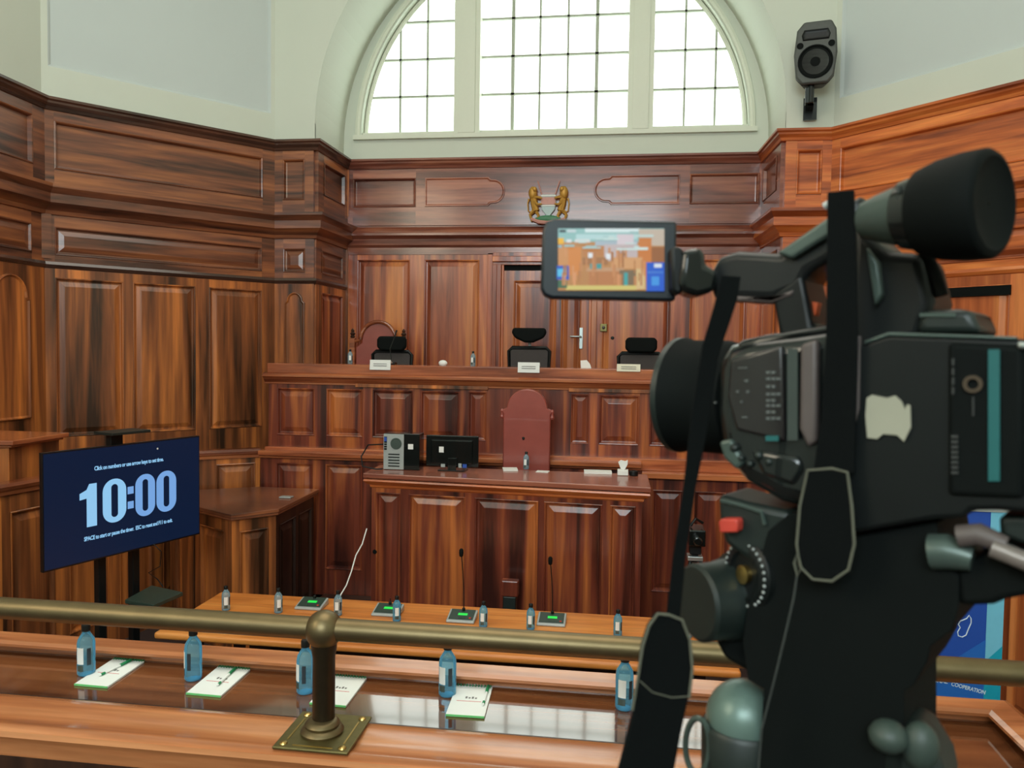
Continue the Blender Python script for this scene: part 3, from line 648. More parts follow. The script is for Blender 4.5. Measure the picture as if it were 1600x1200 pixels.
# leather chair behind the clerk desk
lc = thing('leather_armchair', 'tall oxblood leather chair with arched back behind clerk desk', 'chair', (-.84, 7.46, .85))
bk = [(-.235, .55), (.235, .55), (.235, 1.27), (.25, 1.29), (.25, 1.31), (.20, 1.33)]+[(.2*math.cos(t), 1.33+.19*math.sin(t)) for t in [PI*i/14 for i in range(1, 14)]]+[(-.2, 1.33), (-.25, 1.31), (-.25, 1.29), (-.235, 1.27)]
m = MB(); m.extr([(x, .08, z) for x, z in bk], (0, .09, 0)); m.build('backrest', LEATHER, lc, bevel=.02, smooth=True)
m = MB()
for s in (-1, 1): m.lathe([(.012, 0), (.022, .02), (.012, .05), (.02, .08), (.008, .1)], (s*.25, .1, 1.22), seg=10)
m.build('scroll', LEATHER, lc, smooth=True)
m = MB(); m.ball((-.03, .078, 1.03), .014, .008, .016); m.build('button', BLACK, lc)
m = MB(); m.box(-.25, .25, -.24, .14, .42, .52); m.build('seat', LEATHER, lc, bevel=.03)
for sx in (-.22, .22):
    for sy in (-.2, .12): m = MB(); m.box(sx-.025, sx+.025, sy-.025, sy+.025, 0, .43); m.build('leg', W_DARK, lc)

# ------------------------------------------------------------------ on and behind the bench
def name_card(u, v, w_, h_, lb, mat=WHITE):
    p = P(u, v, y=7.85); p.z = max(p.z, 2.63-h_/2); t = thing('name_card', lb, 'name card', (p.x, 7.856, p.z), 0)
    m = MB(); m.extr([(-w_/2, 0, -h_/2), (-w_/2, -.012, -h_/2), (-w_/2, -.002, h_/2), (-w_/2, .06, h_/2-.03), (-w_/2, .06, h_/2-.036), (-w_/2, 0, h_/2-.01)], (w_, 0, 0)); m.build('card', mat, t)
    m = MB()
    for i in range(2): m.box(-w_*.32, w_*.32, -.0125+.003*i, -.0095+.003*i, -.012+i*.02, -.007+i*.02)
    m.build('print', DKTEXT, t)
    return t
name_card(594, 571, .225, .105, 'white name card on the bench below the left chair')
name_card(826, 577, .225, .105, 'white name card on the bench below the middle chair')
name_card(982, 580, .235, .075, 'low cream name card on the bench next to camcorder lens', plain('cream_card', rgb(226, 222, 200), .7))
for u, lb, s in ((692, 'white tissue poking up behind the bench right of the left chair', .8), (915, 'white folded paper standing behind the bench below door handle', 1)):
    p = P(u, 574, y=8.15); m = MB()
    if s < 1: m.ball((p.x, 8.15, 2.60), .05, .04, .035, 10, 6)
    else: m.extr([(p.x-.05, 8.15, 2.576), (p.x-.055, 8.15, 2.655), (p.x+.01, 8.15, 2.66), (p.x+.045, 8.15, 2.62), (p.x+.06, 8.15, 2.576)], (0, .03, 0))
    tag(m.build('tissue', WHITE, smooth=True), lb, 'tissue')
def make_office_chair(lb, x, top, kind, bw=.48):
    t = thing('office_chair', lb, 'chair', (x, 8.78, 1.75), 0, 'black mesh office chairs behind the bench'); bt = P(800, 543, y=8.95).z-1.75 if kind == 'tri' else top
    m = MB(); w2 = bw/2; zb = bt
    m.tube([(-w2+.02, .17, .5), (-w2, .17, zb-.04), (-w2+.04, .17, zb), (w2-.04, .17, zb), (w2, .17, zb-.04), (w2-.02, .17, .5)], .022, 8, close=True); m.build('back_frame', BLACK, t, smooth=True)
    m = MB(); m.box(-w2+.01, w2-.01, .165, .175, .5, zb-.01); m.build('mesh_back', MESH, t)
    m = MB(); hz = zb+.145
    if kind == 'tri': pts = [(-.19, hz+.085), (.19, hz+.085), (.205, hz+.03), (.17, hz-.03), (.05, hz-.085), (-.05, hz-.085), (-.17, hz-.03), (-.205, hz+.03)]
    else: hz = zb+.09; pts = [(-.15, hz+.09), (.16, hz+.09), (.185, hz+.05), (.185, hz-.04), (.14, hz-.085), (-.13, hz-.085), (-.175, hz-.04), (-.175, hz+.05)]
    m.extr([(x_, .10, z_) for x_, z_ in pts], (0, .07, 0)); m.build('headrest', BLACKM, t, bevel=.025, smooth=True, seg=3)
    m = MB(); m.tube([(0, .21, zb-.12), (0, .215, zb+.03), (0, .165, hz)], .02, 8); m.build('headrest_post', SILVP, t)
    m = MB(); m.box(-.24, .24, -.3, .15, .42, .50); m.build('seat', BLACKM, t, bevel=.03)
    m = MB(); m.lathe([(.03, .08), (.03, .42)], seg=12)
    for k in range(5): a = 2*PI*k/5; m.tube([(0, 0, .1), (.28*math.cos(a), .28*math.sin(a), .06)], .02, 6); m.ball((.28*math.cos(a), .28*math.sin(a), .03), .03, u=8, w=6)
    m.build('star_base', BLACK, t, smooth=True)
    return t
make_office_chair('black office chair with bat shaped headrest at the middle of the bench', P(827, 540, y=8.95).x, 0, 'tri')
make_office_chair('black office chair before the red throne at the left of bench', P(613, 540, y=8.95).x, P(613, 549, y=8.95).z-1.75, 'sq')
make_office_chair('black office chair at right of bench beside the camcorder lens', P(1001, 540, y=8.95).x, P(1001, 552, y=8.95).z-1.75, 'sq', .5)
# bench microphone
m = MB(); a = P(612, 560, y=8.25); q = [Vector((a.x, 8.25, 2.60)), Vector((a.x-.02, 8.25, 2.75)), P(616, 528, y=8.25), P(620, 516, y=8.25)]
mic = thing('bench_microphone', 'thin gooseneck microphone in front of the left office chair', 'microphone', (a.x, 8.25, 2.576))
m.tube(q, [.006, .005, .006, .011], 6); m.build('gooseneck', GREYD, mic, smooth=True, world=True)
m = MB(); m.box(a.x-.05, a.x+.05, 8.2, 8.3, 2.576, 2.60); m.build('base', BLACK, mic, bevel=.005, world=True)
# red throne
rc = thing('red_throne_chair', 'high backed red leather chair with arched wooden frame and finials', 'chair', (P(590, 530, y=9.6).x, 9.52, 1.75))
zt = P(587, 502, y=9.6).z-1.75; zs = zt-.24; m = MB()
arc_ = [(.235*math.cos(t), zs+.235*math.sin(t)) for t in [PI*i/16 for i in range(17)]]
m.tube([(x, .1, z) for x, z in arc_], .026, 8); m.tube([(.235, .1, zs), (.31, .1, zs-.02)], .022, 8); m.tube([(-.235, .1, zs), (-.31, .1, zs-.02)], .022, 8)
for s in (-1, 1): m.box(s*.34-.035, s*.34+.035, .07, .14, 0, zs+.02)
m.build('frame', W_TRIM, rc, bevel=.004)
m = MB(); m.extr([(x*.93, .11, z-.01) for x, z in arc_]+[(-.22, .11, zs-.04), (-.30, .11, zs-.1), (-.30, .11, .5), (.30, .11, .5), (.30, .11, zs-.1), (.22, .11, zs-.04)], (0, .04, 0)); m.build('backrest', LEATHER, rc, bevel=.01)
for s in (-1, 1): MB().lathe([(.02, 0), (.034, .02), (.02, .035), (.036, .06), (.018, .08), (.024, .1), (.005, .125)], (s*.34, .1, zs+.02), seg=12).build('finial', W_DARK, rc, smooth=True)
m = MB(); m.box(-.30, .30, -.4, .12, .40, .52); m.build('seat', LEATHER, rc, bevel=.03)
for s in (-.27, .27): m = MB(); m.box(s-.03, s+.03, -.38, -.32, 0, .4); m.build('leg', W_DARK, rc)

# coat of arms
E_ = P(857, 318, y=9.95)
ca = thing('coat_of_arms', 'gilded coat of arms with two lions and shield on the back wall frieze', 'emblem', (E_.x, 9.95, E_.z))
def px(u, v): return (u-857)/120.5, (318-v)/120.5
for s in (-1, 1):
    m = MB(); g = lambda u, v, y=-.03: (s*(u-857)/120.5, y, (318-v)/120.5)
    m.ball(g(881, 303, -.05), .055, .045, .085); m.ball(g(878, 298, -.075), .03, .03, .035)
    m.tube([g(880, 308), g(879, 320), g(876, 330)], [.05, .042, .045], 8)
    m.tube([g(880, 330), g(885, 336), g(882, 346)], [.03, .02, .014], 6); m.tube([g(876, 330), g(872, 337), g(874, 344)], [.026, .018, .014], 6)
    m.tube([g(879, 309, -.06), g(872, 310, -.07), g(867, 311, -.06)], [.02, .017, .014], 6); m.tube([g(879, 316, -.06), g(873, 321, -.07), g(867, 320, -.06)], [.02, .016, .012], 6)
    m.tube([g(880, 334), g(888, 330), g(889, 318), g(887, 311)], [.008, .008, .008, .014], 6)
    m.build('lion', GOLD, ca, smooth=True)
    m = MB(); m.tube([g(862, 322, -.02), g(874, 284, -.02)], .008, 6); m.build('spear', PINK, ca)
sh = [(-.095, .11), (.095, .11), (.10, .0), (.085, -.08), (.0, -.19), (-.085, -.08), (-.10, 0)]
m = MB(); m.extr([(x, -.03, z) for x, z in sh][::-1], (0, .03, 0)); so = m.build('shield', SHIELD, ca, bevel=.008)
m = MB(); m.box(-.094, .094, -.036, -.03, -.02, .075); m.build('red_band', PINK, so)
m = MB(); m.box(-.096, .096, -.038, -.03, .085, .10); m.box(-.096, .096, -.038, -.03, -.04, -.025); m.build('white_bars', WHITE, so)
m = MB(); m.ball((0, -.03, -.2), .17, .03, .045); m.build('mound', plain('painted_green', rgb(60, 120, 84), .5), ca, smooth=True)
m = MB(); m.tube([(-.22, -.03, -.2), (-.12, -.04, -.24), (0, -.04, -.25), (.12, -.04, -.24), (.22, -.03, -.2)], [.02, .026, .028, .026, .02], 6); m.build('scroll', PINK, ca, smooth=True)

# wall loudspeaker
sp = thing('wall_loudspeaker', 'grey black loudspeaker on bracket high right of the arched window', 'loudspeaker', (P(1275, 90, y=8.7).x, 8.74, P(1275, 90, y=8.74).z), math.radians(-12))
out = [(-.17, -.30), (.13, -.32), (.2, -.25), (.215, .22), (.17, .335), (-.10, .35), (-.19, .26), (-.215, -.16)]
out = [(-.19, -.24), (-.13, -.315), (.13, -.315), (.19, -.24), (.215, 0), (.20, .24), (.15, .335), (-.12, .335), (-.19, .25), (-.215, 0)]
m = MB(); m.extr([(x, -.14, z) for x, z in out], (0, .06, 0)); bk_ = [(x*.7, z*.9) for x, z in out]
a = [m.v((x, -.08, z)) for x, z in out]; b = [m.v((x, .16, z)) for x, z in bk_]
for i in range(len(a)): m.f([a[i], a[(i+1) % len(a)], b[(i+1) % len(a)], b[i]])
m.f(b); cab = m.build('cabinet', plain('speaker_grey_shell', rgb(74, 78, 74), .6), sp, bevel=.02, smooth=True)
MB().lathe([(.175, 0), (.175, .012), (.16, .016), (.155, .004), (.10, -.006), (.05, .0), (.001, .006)], (0, -.14, -.09), (0, -1, 0), 32).build('woofer_grille', BLACKM, sp, smooth=True)
m = MB(); panel_mesh(m, [(x*.13, .19+z*.055) for x, z in [(-1, -1), (1, -1), (1.1, 0), (.9, 1), (-.9, 1), (-1.1, 0)]], [(0, -.143), (.01, -.15), (.02, -.146), (.035, -.144)]); m.build('horn', BLACK, sp)
for s in (-1, 1): m = MB(); m.lathe([(.032, 0), (.034, .006), (.02, .004)], (s*.155, -.14, .085), (0, -1, 0), 14); m.build('port', BLACKM, sp)
m = MB(); m.lathe([(.03, -.50), (.03, -.28)], (-.03, -.06, 0), seg=14); m.box(-.09, .0, -.08, .02, -.50, -.33); m.build('pole', BLACKG, sp, bevel=.006)
m = MB(); m.box(-.06, .0, -.05, .30, -.50, -.46); m.box(-.1, .04, .2, .23, -.6, -.36); m.build('bracket', BLACKG, sp)

# ------------------------------------------------------------------ television on its cart
T0 = Vector((-3.812, 4.70, 1.19)); T1 = Vector((-3.372, 5.918, 1.19)); TH = .82
TF = Fr((T0.x, T0.y), (T1.x, T1.y)); tv = thing('television', 'large flat television showing a 10:00 countdown at left', 'television', (-3.9, 5.42, 0))
M0 = TF.M @ Matrix.Translation((0, 0, 1.19)); L_ = TF.L
m = MB(M0); m.box(0, L_, -.035, 0, 0, TH); m.build('housing', TVBODY, tv, bevel=.003, world=True)
m = MB(M0); m.box(.008, L_-.008, 0, .002, .012, TH-.01); m.build('screen', TVSCR, tv, world=True)
m = MB(M0); m.box(.25, L_-.25, -.07, -.035, .1, TH-.2); m.build('rear_housing', TVBODY, tv, bevel=.02, world=True)
# digits
def spx(u, v): s, z = TF.at(u, v); return s, z-1.19
def zero(m, s0, s1, z0, z1, sw, sz):
    def rr(a, b, c, d, r, n=8):
        o = []
        for cx_, cz_, a0 in ((b-r, c+r, -PI/2), (b-r, d-r, 0), (a+r, d-r, PI/2), (a+r, c+r, PI)):
            for i in range(n+1): t = a0+PI/2*i/n; o.append((cx_+r*math.cos(t), cz_+r*math.sin(t)))
        return o
    r = (s1-s0)/2*.96; A = rr(s0, s1, z0, z1, r); r2 = (s1-s0-2*sw)/2*.96; B = rr(s0+sw, s1-sw, z0+sz, z1-sz, r2)
    a = [m.v((x, .003, z)) for x, z in A]; b = [m.v((x, .003, z)) for x, z in B]; n = len(a)
    for i in range(n): m.f([a[i], a[(i+1) % n], b[(i+1) % n], b[i]])
lz, hz = spx(150, 823)[1], spx(150, 756)[1]
s_1a, s_1b = spx(124, 790)[0], spx(151, 790)[0]; Z0 = spx(140, 823)[1]; Z1 = spx(140, 756)[1]; HD = Z1-Z0
m = MB(M0); y_ = .003; sb_ = s_1b; sm = spx(135, 790)[0]
m.face([(sm, y_, Z0), (sb_, y_, Z0), (sb_, y_, Z1), (sm+.02, y_, Z1), (sm-.0, y_, Z1-HD*.13), (s_1a, y_, Z1-HD*.20), (s_1a, y_, Z1-HD*.35), (sm, y_, Z1-HD*.33)])
a, b = spx(160, 780)[0], spx(197, 780)[0]; zero(m, a, b, Z0-.005, Z1+.01, (b-a)*.36, HD*.13)
m.build('digits', TVDIG, tv, world=True)
m = MB(M0); a, b = spx(199, 780)[0], spx(208.5, 780)[0]
for z0, z1 in ((.24, .42), (.60, .78)): m.face([(a, y_, Z0+HD*z0), (b, y_, Z0+HD*z0), (b, y_, Z0+HD*z1), (a, y_, Z0+HD*z1)])
for a, b in ((211, 242), (244, 275)):
    a, b = spx(a, 770)[0], spx(b, 770)[0]; zero(m, a, b, Z0-.005, Z1+.01, (b-a)*.36, HD*.13)
m.build('digits', TVDIG2, tv, world=True)
def tvtext(body, u0, v0, u1, v1, size):
    a, b = spx(u0, v0), spx(u1, v1); Mt = M0 @ Matrix.Translation(((a[0]+b[0])/2, .0035, (a[1]+b[1])/2)) @ Matrix(((1, 0, 0, 0), (0, 0, 1, 0), (0, 1, 0, 0), (0, 0, 0, 1)))
    wd = b[0]-a[0]; o = text_mesh(body, size, TVDIG, Matrix.Identity(4), 'caption', tv, .0003, .0012, .9)
    xs = [v.co.x for v in o.data.vertices]; k = wd/(max(xs)-min(xs)); o.data.transform(Mt @ Matrix.Diagonal((k, 1, 1, 1)))
    o.matrix_parent_inverse = Matrix.Translation(tv.location).inverted()
tvtext('Click on numbers or use arrow keys to set time.', 147, 733, 255, 717, .042)
tvtext('SPACE to start or pause the timer.  ESC to reset and F11 to exit.', 131, 846, 269, 810, .042)
m = MB(M0); s, z = spx(246, 701); m.ball((s, .002, z), .008, .002, .008, 8, 6); m.build('pointer', WHITE, tv, world=True)
ct = thing('television_cart', 'black television cart with small top shelf and lower tray', 'cart', (-3.75, 5.4, 0))
m = MB(TF.M)
for s in (.50, .78): m.box(s-.03, s+.03, -.16, -.10, .06, 1.95)
m.box(.45, .83, -.18, -.12, 1.4, 1.5); m.box(.56, .66, -.14, -.08, 1.9, 2.09)
m.build('post', BLACK, ct, bevel=.005, world=True)
m = MB(TF.M)
m.box(.05, .12, -.35, .45, .03, .09); m.box(1.1, 1.17, -.35, .45, .03, .09); m.box(.05, 1.17, -.17, -.1, .04, .1); m.build('base', BLACK, ct, bevel=.01, world=True)
for s in (.085, 1.135):
    for n in (-.32, .42): m = MB(TF.M); m.lathe([(.03, -.015), (.03, .015)], (s, n, .03), (1, 0, 0), 14); m.build('wheel', BLACKM, ct, world=True)
m = MB(TF.M); m.box(.48, .80, -.16, .05, 2.085, 2.105); m.build('top_shelf', GREYD, ct, bevel=.003, world=True)
a = P(195, 937, z=.86); b = P(240, 945, z=.86); c = P(286, 925, z=.86); d_ = P(240, 918, z=.86)
m = MB(); m.prism([(a.x, a.y), (b.x, b.y), (c.x, c.y), (d_.x-.05, d_.y+.05)], .83, .86); m.build('tray', DGREEN, ct, bevel=.004, world=True)
m = MB(); m.tube([(-3.62, 5.35, .80), (-3.45, 5.2, .80), (-3.35, 5.2, .83)], .02, 6); m.build('tray_arm', BLACK, ct, world=True)
m = MB(); q = [P(240, 850, d=5.9), P(252, 862, d=5.9), P(250, 885, d=5.9), P(232, 895, d=5.9), P(246, 905, d=5.85), P(255, 917, d=5.8)]; m.tube(q, .004, 5); tag(m.build('hanging_cable', BLACKG, smooth=True), 'thin dark cable looping under the television', 'cable')
# low dark chair between the table and the television
lo = P(210, 980, z=.5)
ch = thing('low_dark_chair', 'low dark green chair by the left end of the pale table', 'chair', (-3.40, 4.40, 0))
m = MB(); m.box(-.24, .2, -.22, .22, .42, .48); m.build('seat', DGREEN, ch, bevel=.03)
for sx in (-.2, .16):
    for sy in (-.18, .18): m = MB(); m.tube([(sx, sy, .43), (sx*1.1, sy*1.1, 0)], .012, 6); m.build('leg', BLACK, ch)
m = MB(); m.box(-.26, -.22, -.2, .2, .5, .82); m.build('backrest', DGREEN, ch, bevel=.02)

# ------------------------------------------------------------------ small camera on stand beyond the table
bx_, by_ = P(1086, 850, y=6.25).x, 6.25
tc_ = thing('small_tripod_camera', 'small black video camera on a silver legged tripod beyond table', 'camera', (bx_, by_, 0))
ztop = P(1086, 868, y=6.25).z
m = MB(); m.box(-.06, .07, -.12, .12, ztop+.10, ztop+.23); m.lathe([(.035, 0), (.035, .08)], (0, -.12, ztop+.16), (0, -1, 0), 14); m.build('camera_body', BLACKG, tc_, bevel=.01)
m = MB(); m.box(-.045, .045, -.05, .05, ztop+.02, ztop+.10); m.lathe([(.03, ztop-.05), (.03, ztop+.03)], seg=10); m.build('pan_head', BLACK, tc_, bevel=.006)
m = MB(); m.box(-.06, .06, -.06, .06, ztop-.03, ztop+.005); m.build('collar', SILV, tc_, bevel=.004)
m = MB(); m.tube([(-.04, 0, ztop+.24), (0, 0, ztop+.3), (.06, .03, ztop+.26)], .012, 6); m.build('carry_handle', BLACK, tc_)
for k in range(3):
    a = 2*PI*k/3+PI*.55; m = MB(); m.tube([(.04*math.cos(a), .04*math.sin(a), ztop-.02), (.20*math.cos(a), .20*math.sin(a), ztop*.5), (.40*math.cos(a), .40*math.sin(a), .01)], [.014, .012, .009], 6); m.build('leg', SILV if k == 0 else BLACK, tc_)

# ------------------------------------------------------------------ blue banner
br = P(1568, 950, y=4.4).x; bt_ = P(1560, 800, y=4.4).z
bn = thing('rollup_banner', 'blue roll-up banner with outline map and cyan edge at right', 'banner', (br-.45, 4.4, 0))
m = MB(); m.box(-.45, .45, -.003, .003, .06, bt_); m.build('sheet', BANB, bn)
def bq(u, v): p = P(u, v, y=4.39); return (p.x-(br-.45), -.005, p.z)
wst = .085
m = MB(); m.face([(.45-wst, -.005, .06), (.45, -.005, .06), (.45, -.005, bt_), (.45-wst, -.005, bt_)]); m.build('cyan_stripe', BANC, bn)
m = MB(); m.mat(BANT); m.face([(.45-wst, -.0065, .3), (.45, -.0065, .3), (.45, -.0065, bq(1568, 1010)[2]), (.45-wst, -.0065, bq(1550, 1035)[2])])
m.mat(BANB2); m.face([(.45-wst, -.0065, bq(1545, 1000)[2]), (.45-wst, -.0065, .3), (-.3, -.0065, .3), (.0, -.0065, bq(1480, 1075)[2])]); m.build('print_shapes', None, bn)
isl = [(1519, 962), (1514, 967), (1502, 973), (1499, 980), (1502, 984), (1497, 990), (1498, 996), (1503, 998), (1511, 995), (1515, 985), (1519, 975), (1520, 967)]
isl = [(1515, 962), (1511, 967), (1501, 971), (1498, 976), (1501, 981), (1497, 988), (1498, 994), (1504, 996), (1510, 993), (1514, 983), (1518, 974), (1518, 967)]
m = MB(); m.tube([bq(u, v) for u, v in isl], .003, 6, close=True); m.build('island_outline', BANW, bn)
t_ = 'INTERNATIONAL COOPERATION'; a = Vector(bq(1350, 1050)); b = Vector(bq(1542, 1084))
o = text_mesh('COOPERATION', .030, BANW, Matrix.Identity(4), 'lettering', bn, .0003, .0006)
A = Vector(bq(1487, 1069)); B = Vector(bq(1540, 1083)); xs = [v.co.x for v in o.data.vertices]; k = (B-A).length/(max(xs)-min(xs)); an = math.atan2(B.z-A.z, B.x-A.x)
o.data.transform(Matrix.Translation((A+B)/2+Vector((0, -.002, 0))) @ Matrix.Rotation(-an, 4, 'Y') @ Matrix.Rotation(PI/2, 4, 'X') @ Matrix.Diagonal((k, 1, 1, 1)))
o = text_mesh('REGIONAL', .030, BANW, Matrix.Identity(4), 'lettering', bn, .0003, .0006)
A = Vector(bq(1440, 1062)); B = Vector(bq(1481, 1066)); xs = [v.co.x for v in o.data.vertices]; k = (B-A).length/(max(xs)-min(xs)); an = math.atan2(B.z-A.z, B.x-A.x)
o.data.transform(Matrix.Translation((A+B)/2+Vector((0, -.002, 0))) @ Matrix.Rotation(-an, 4, 'Y') @ Matrix.Rotation(PI/2, 4, 'X') @ Matrix.Diagonal((k, 1, 1, 1)))
m = MB(); m.box(-.47, .47, -.1, .1, 0, .07); m.build('base_case', SILVP, bn, bevel=.01)
m = MB(); m.box(-.01, .01, .01, .03, .06, bt_); m.build('support_pole', SILVP, bn)
m = MB(); m.box(-.455, .455, -.012, .012, bt_, bt_+.02); m.build('top_bar', SILVP, bn)

# ------------------------------------------------------------------ gallery desk, ledges, rail
gd = thing('gallery_desk', 'long polished gallery desk with bottles and notepads along the front', 'desk', (-.5, 2.4, 1.15))
XL, XR = -2.9, 1.33
m = MB(); m.extr([(XL, 2.312, 1.51), (XL, 2.312, 1.544), (XL, 2.68, 1.556), (XL, 2.68, 1.51)], (XR-XL, 0, 0)); m.build('desk_top', W_NEAR, gd, bevel=.003, world=True)
m = MB(); m.box(XL, XR, 2.30, 2.342, 1.535, 1.548); m.build('ledge_shadow', W_DARK, gd, world=True)  # dark strip added as the shadow line where desk meets front ledge
m = MB(); mould(m, [(XL, 2.66), (XR-.06, 2.66), (XR-.06, 2.0)], [(0, 1.548), (0, 1.565), (.012, 1.568), (.014, 1.577), (.03, 1.583), (.045, 1.590), (.045, 1.600), (.03, 1.608), (-.04, 1.612), (-.06, 1.604), (-.07, 1.58), (-.07, 1.5)])
m.build('back_ledge', W_NEARL, gd, world=True)
m = MB(); m.box(XL, XR+.01, 2.68, 2.72, .35, 1.55); m.box(XR-.04, XR+.01, 2.0, 2.70, .35, 1.55); m.build('back_board', W_DESK, gd, world=True)
m = MB(); n_ = [(2.315, 1.53), (2.315, 1.552), (2.30, 1.566), (2.285, 1.568), (2.27, 1.580), (2.23, 1.586), (2.17, 1.580), (2.12, 1.578), (2.095, 1.586), (2.075, 1.588), (2.05, 1.580), (2.045, 1.565), (2.055, 1.545), (2.06, 1.50)]
m.extr([(XL, y, z) for y, z in n_], (XR+.5-XL, 0, 0)); m.build('front_ledge', W_NEARL, gd, smooth=True, world=True)
m = MB(); m.box(XL, XR+.5, 2.06, 2.30, 1.16, 1.50); m.build('front_board', W_DARK, gd, world=True)
rl = thing('brass_railing', 'aged brass handrail with ball jointed post above the gallery desk', 'railing', (-.845, 2.18, 1.58))
zr = P(540, 984.6, y=2.18).z
m = MB(); m.lathe([(.0335, -2.3), (.0335, 3.6)], (-.845, 2.18, zr), (1, 0, 0), 32); rail = m.build('handrail', BRASS, rl, smooth=True, world=True)
m = MB(); m.lathe([(.0335, 1.60), (.0335, zr-.085), (.038, zr-.06), (.040, zr-.02)], (-.845, 2.18, 0), (0, 0, 1), 28); m.build('post', plain('shaded_brass', rgb(58, 48, 34), .4, .7, noise=.1), rl, smooth=True, world=True)  # post brass darkened in its colour for the unlit side
m = MB(); m.ball((-.845, 2.18, zr-.002), .056, .056, .058, u=32, w=20); m.build('ball_joint', BRASS, rl, smooth=True, world=True)
m = MB(); m.lathe([(.062, 1.596), (.064, 1.604), (.058, 1.612), (.050, 1.616), (.052, 1.624), (.046, 1.632), (.038, 1.636)], (-.845, 2.17, 0), (0, 0, 1), 28); m.build('collar', BRASS, rl, smooth=True, world=True)
m = MB(); m.box(-.955, -.728, 2.062, 2.285, 1.5885, 1.5975); pl = m.build('base_plate', BRASS_P, rl, bevel=.003, world=True)
for sx in (-.93, -.752):
    for sy in (2.085, 2.262):
        m = MB(); m.ball((sx, sy, 1.598), .012, .012, .006, 12, 6); m.build('bolt', BRASS_S, pl)
m = MB(); m.box(-.93, -.925, 2.11, 2.24, 1.5965, 1.599); m.box(-.758, -.753, 2.11, 2.24, 1.5965, 1.599); m.box(-.9, -.78, 2.078, 2.082, 1.5965, 1.599); m.build('scribed_line', BRASS_S, pl)

# notepads and pens
def make_pad(lb, loc, rz):
    t = thing('notepad', lb, 'notepad', loc, rz, 'white spiral notepads on the gallery desk')
    m = MB(); m.box(-.064, .064, -.105, .1, 0, .006); m.build('pages', WHITE, t)
    m = MB(); m.box(-.064, .064, -.1075, -.105, 0, .0065); m.build('green_edge', LGREEN, t)
    m = MB()
    for i in range(12):
        x = -.058+i*.0105; m.tube([(x, .094, .007), (x, .1, .011), (x, .108, .008), (x, .108, .001)], .002, 5)
    m.build('spiral_binding', GREEN, t)
    m = MB().mat(REDTEXT); m.box(-.045, .04, -.012, -.009, .006, .0063); m.mat(DKTEXT)
    for i in range(4): m.box(-.018+i*.011, -.011+i*.011, .008, .022-(i % 2)*.005, .006, .0063)
    m.build('printed_mark', None, t)
    return t
def make_pen(lb, loc, rz):
    t = thing('pen', lb, 'pen', loc, rz, 'green and white pens on the notepads')
    MB().lathe([(.002, -.07), (.0045, -.062), (.0045, .02)], (0, 0, .0048), (0, 1, 0), 10).build('barrel', WHITE, t, smooth=True)
    MB().lathe([(.0055, .02), (.0055, .068), (.004, .07)], (0, 0, .0056), (0, 1, 0), 10).build('clip_cap', GREEN, t, smooth=True)
    MB().lathe([(.0047, -.062), (.0047, -.045)], (0, 0, .0048), (0, 1, 0), 10).build('grip', GREEN, t, smooth=True)
    return t
pads = [(-1.792, 2.537, 'leftmost white notepad with green spiral on gallery desk', -.02), (-1.37, 2.535, 'white notepad with green spiral, second from left on the gallery desk', -.02),
        (-.925, 2.533, 'white notepad partly behind the brass post', -.02), (-.461, 2.53, 'white notepad right of brass post with red line of print', .03)]
p0 = None; n0 = None
for x, y, lb, a in pads:
    if p0 is None: p0 = make_pad(lb, (x, y, 1.5525), a); p0.rotation_euler.x = .0326
    else: dup(p0, (x, y, 1.5525), a, lb).rotation_euler.x = .0326
for x, y, a, lb in ((-1.79, 2.56, -.25, 'green and white pen lying across the leftmost notepad'), (-1.355, 2.555, .02, 'green and white pen lying on the second notepad from left'), (-.412, 2.56, .03, 'green and white pen along the right side of the notepad right of brass post')):
    if n0 is None: n0 = make_pen(lb, (x, y, 1.5595), a); n0.rotation_euler.x = .0326
    else: dup(n0, (x, y, 1.5595), a, lb).rotation_euler.x = .0326

# ------------------------------------------------------------------ foreground camcorder
RT = RM @ Vector((1, 0, 0)); FW = RM @ Vector((0, 0, -1)); RT = Vector((RT.x, RT.y, 0)).normalized(); FH = Vector((FW.x, FW.y, 0)).normalized(); UP = Vector((0, 0, 1))
K0 = P(1300, 600, d=.6); KA = (-.75*RT+.66*FH).normalized(); KN = (-.66*RT-.75*FH).normalized()
def KP(u, v, n=0): return PP(u, v, K0+KN*n, KN)
def outl(px, n, t, name, mat, parent, bevel=.003, smooth=True, seg=3):
    m = MB(); m.extr([KP(u, v, n) for u, v in px], -KN*t); return m.build(name, mat, parent, bevel=bevel, smooth=smooth, world=True, seg=seg)
def decal(pts_list, n, name, mat, parent):
    m = MB()
    for px in pts_list: m.extr([KP(u, v, n) for u, v in px], -KN*.0015)
    return m.build(name, mat, parent, world=True)
def rq(u0, v0, u1, v1): return [(u0, v0), (u1, v0), (u1, v1), (u0, v1)]
TRX, TRY = KP(1320, 1150, -.05).x, KP(1320, 1150, -.05).y
cc = thing('camcorder', 'large black professional camcorder with lit flip-out screen in the right foreground', 'camcorder', (TRX, TRY, KP(1300, 830).z))
SH = plain('worn_black_shell', rgb(24, 28, 27), .22, coat=.6, noise=.1, nscale=20, spec=.3)
HANDLE = plain('handle_dark_plastic', rgb(32, 34, 34), .35, noise=.1, spec=.3)
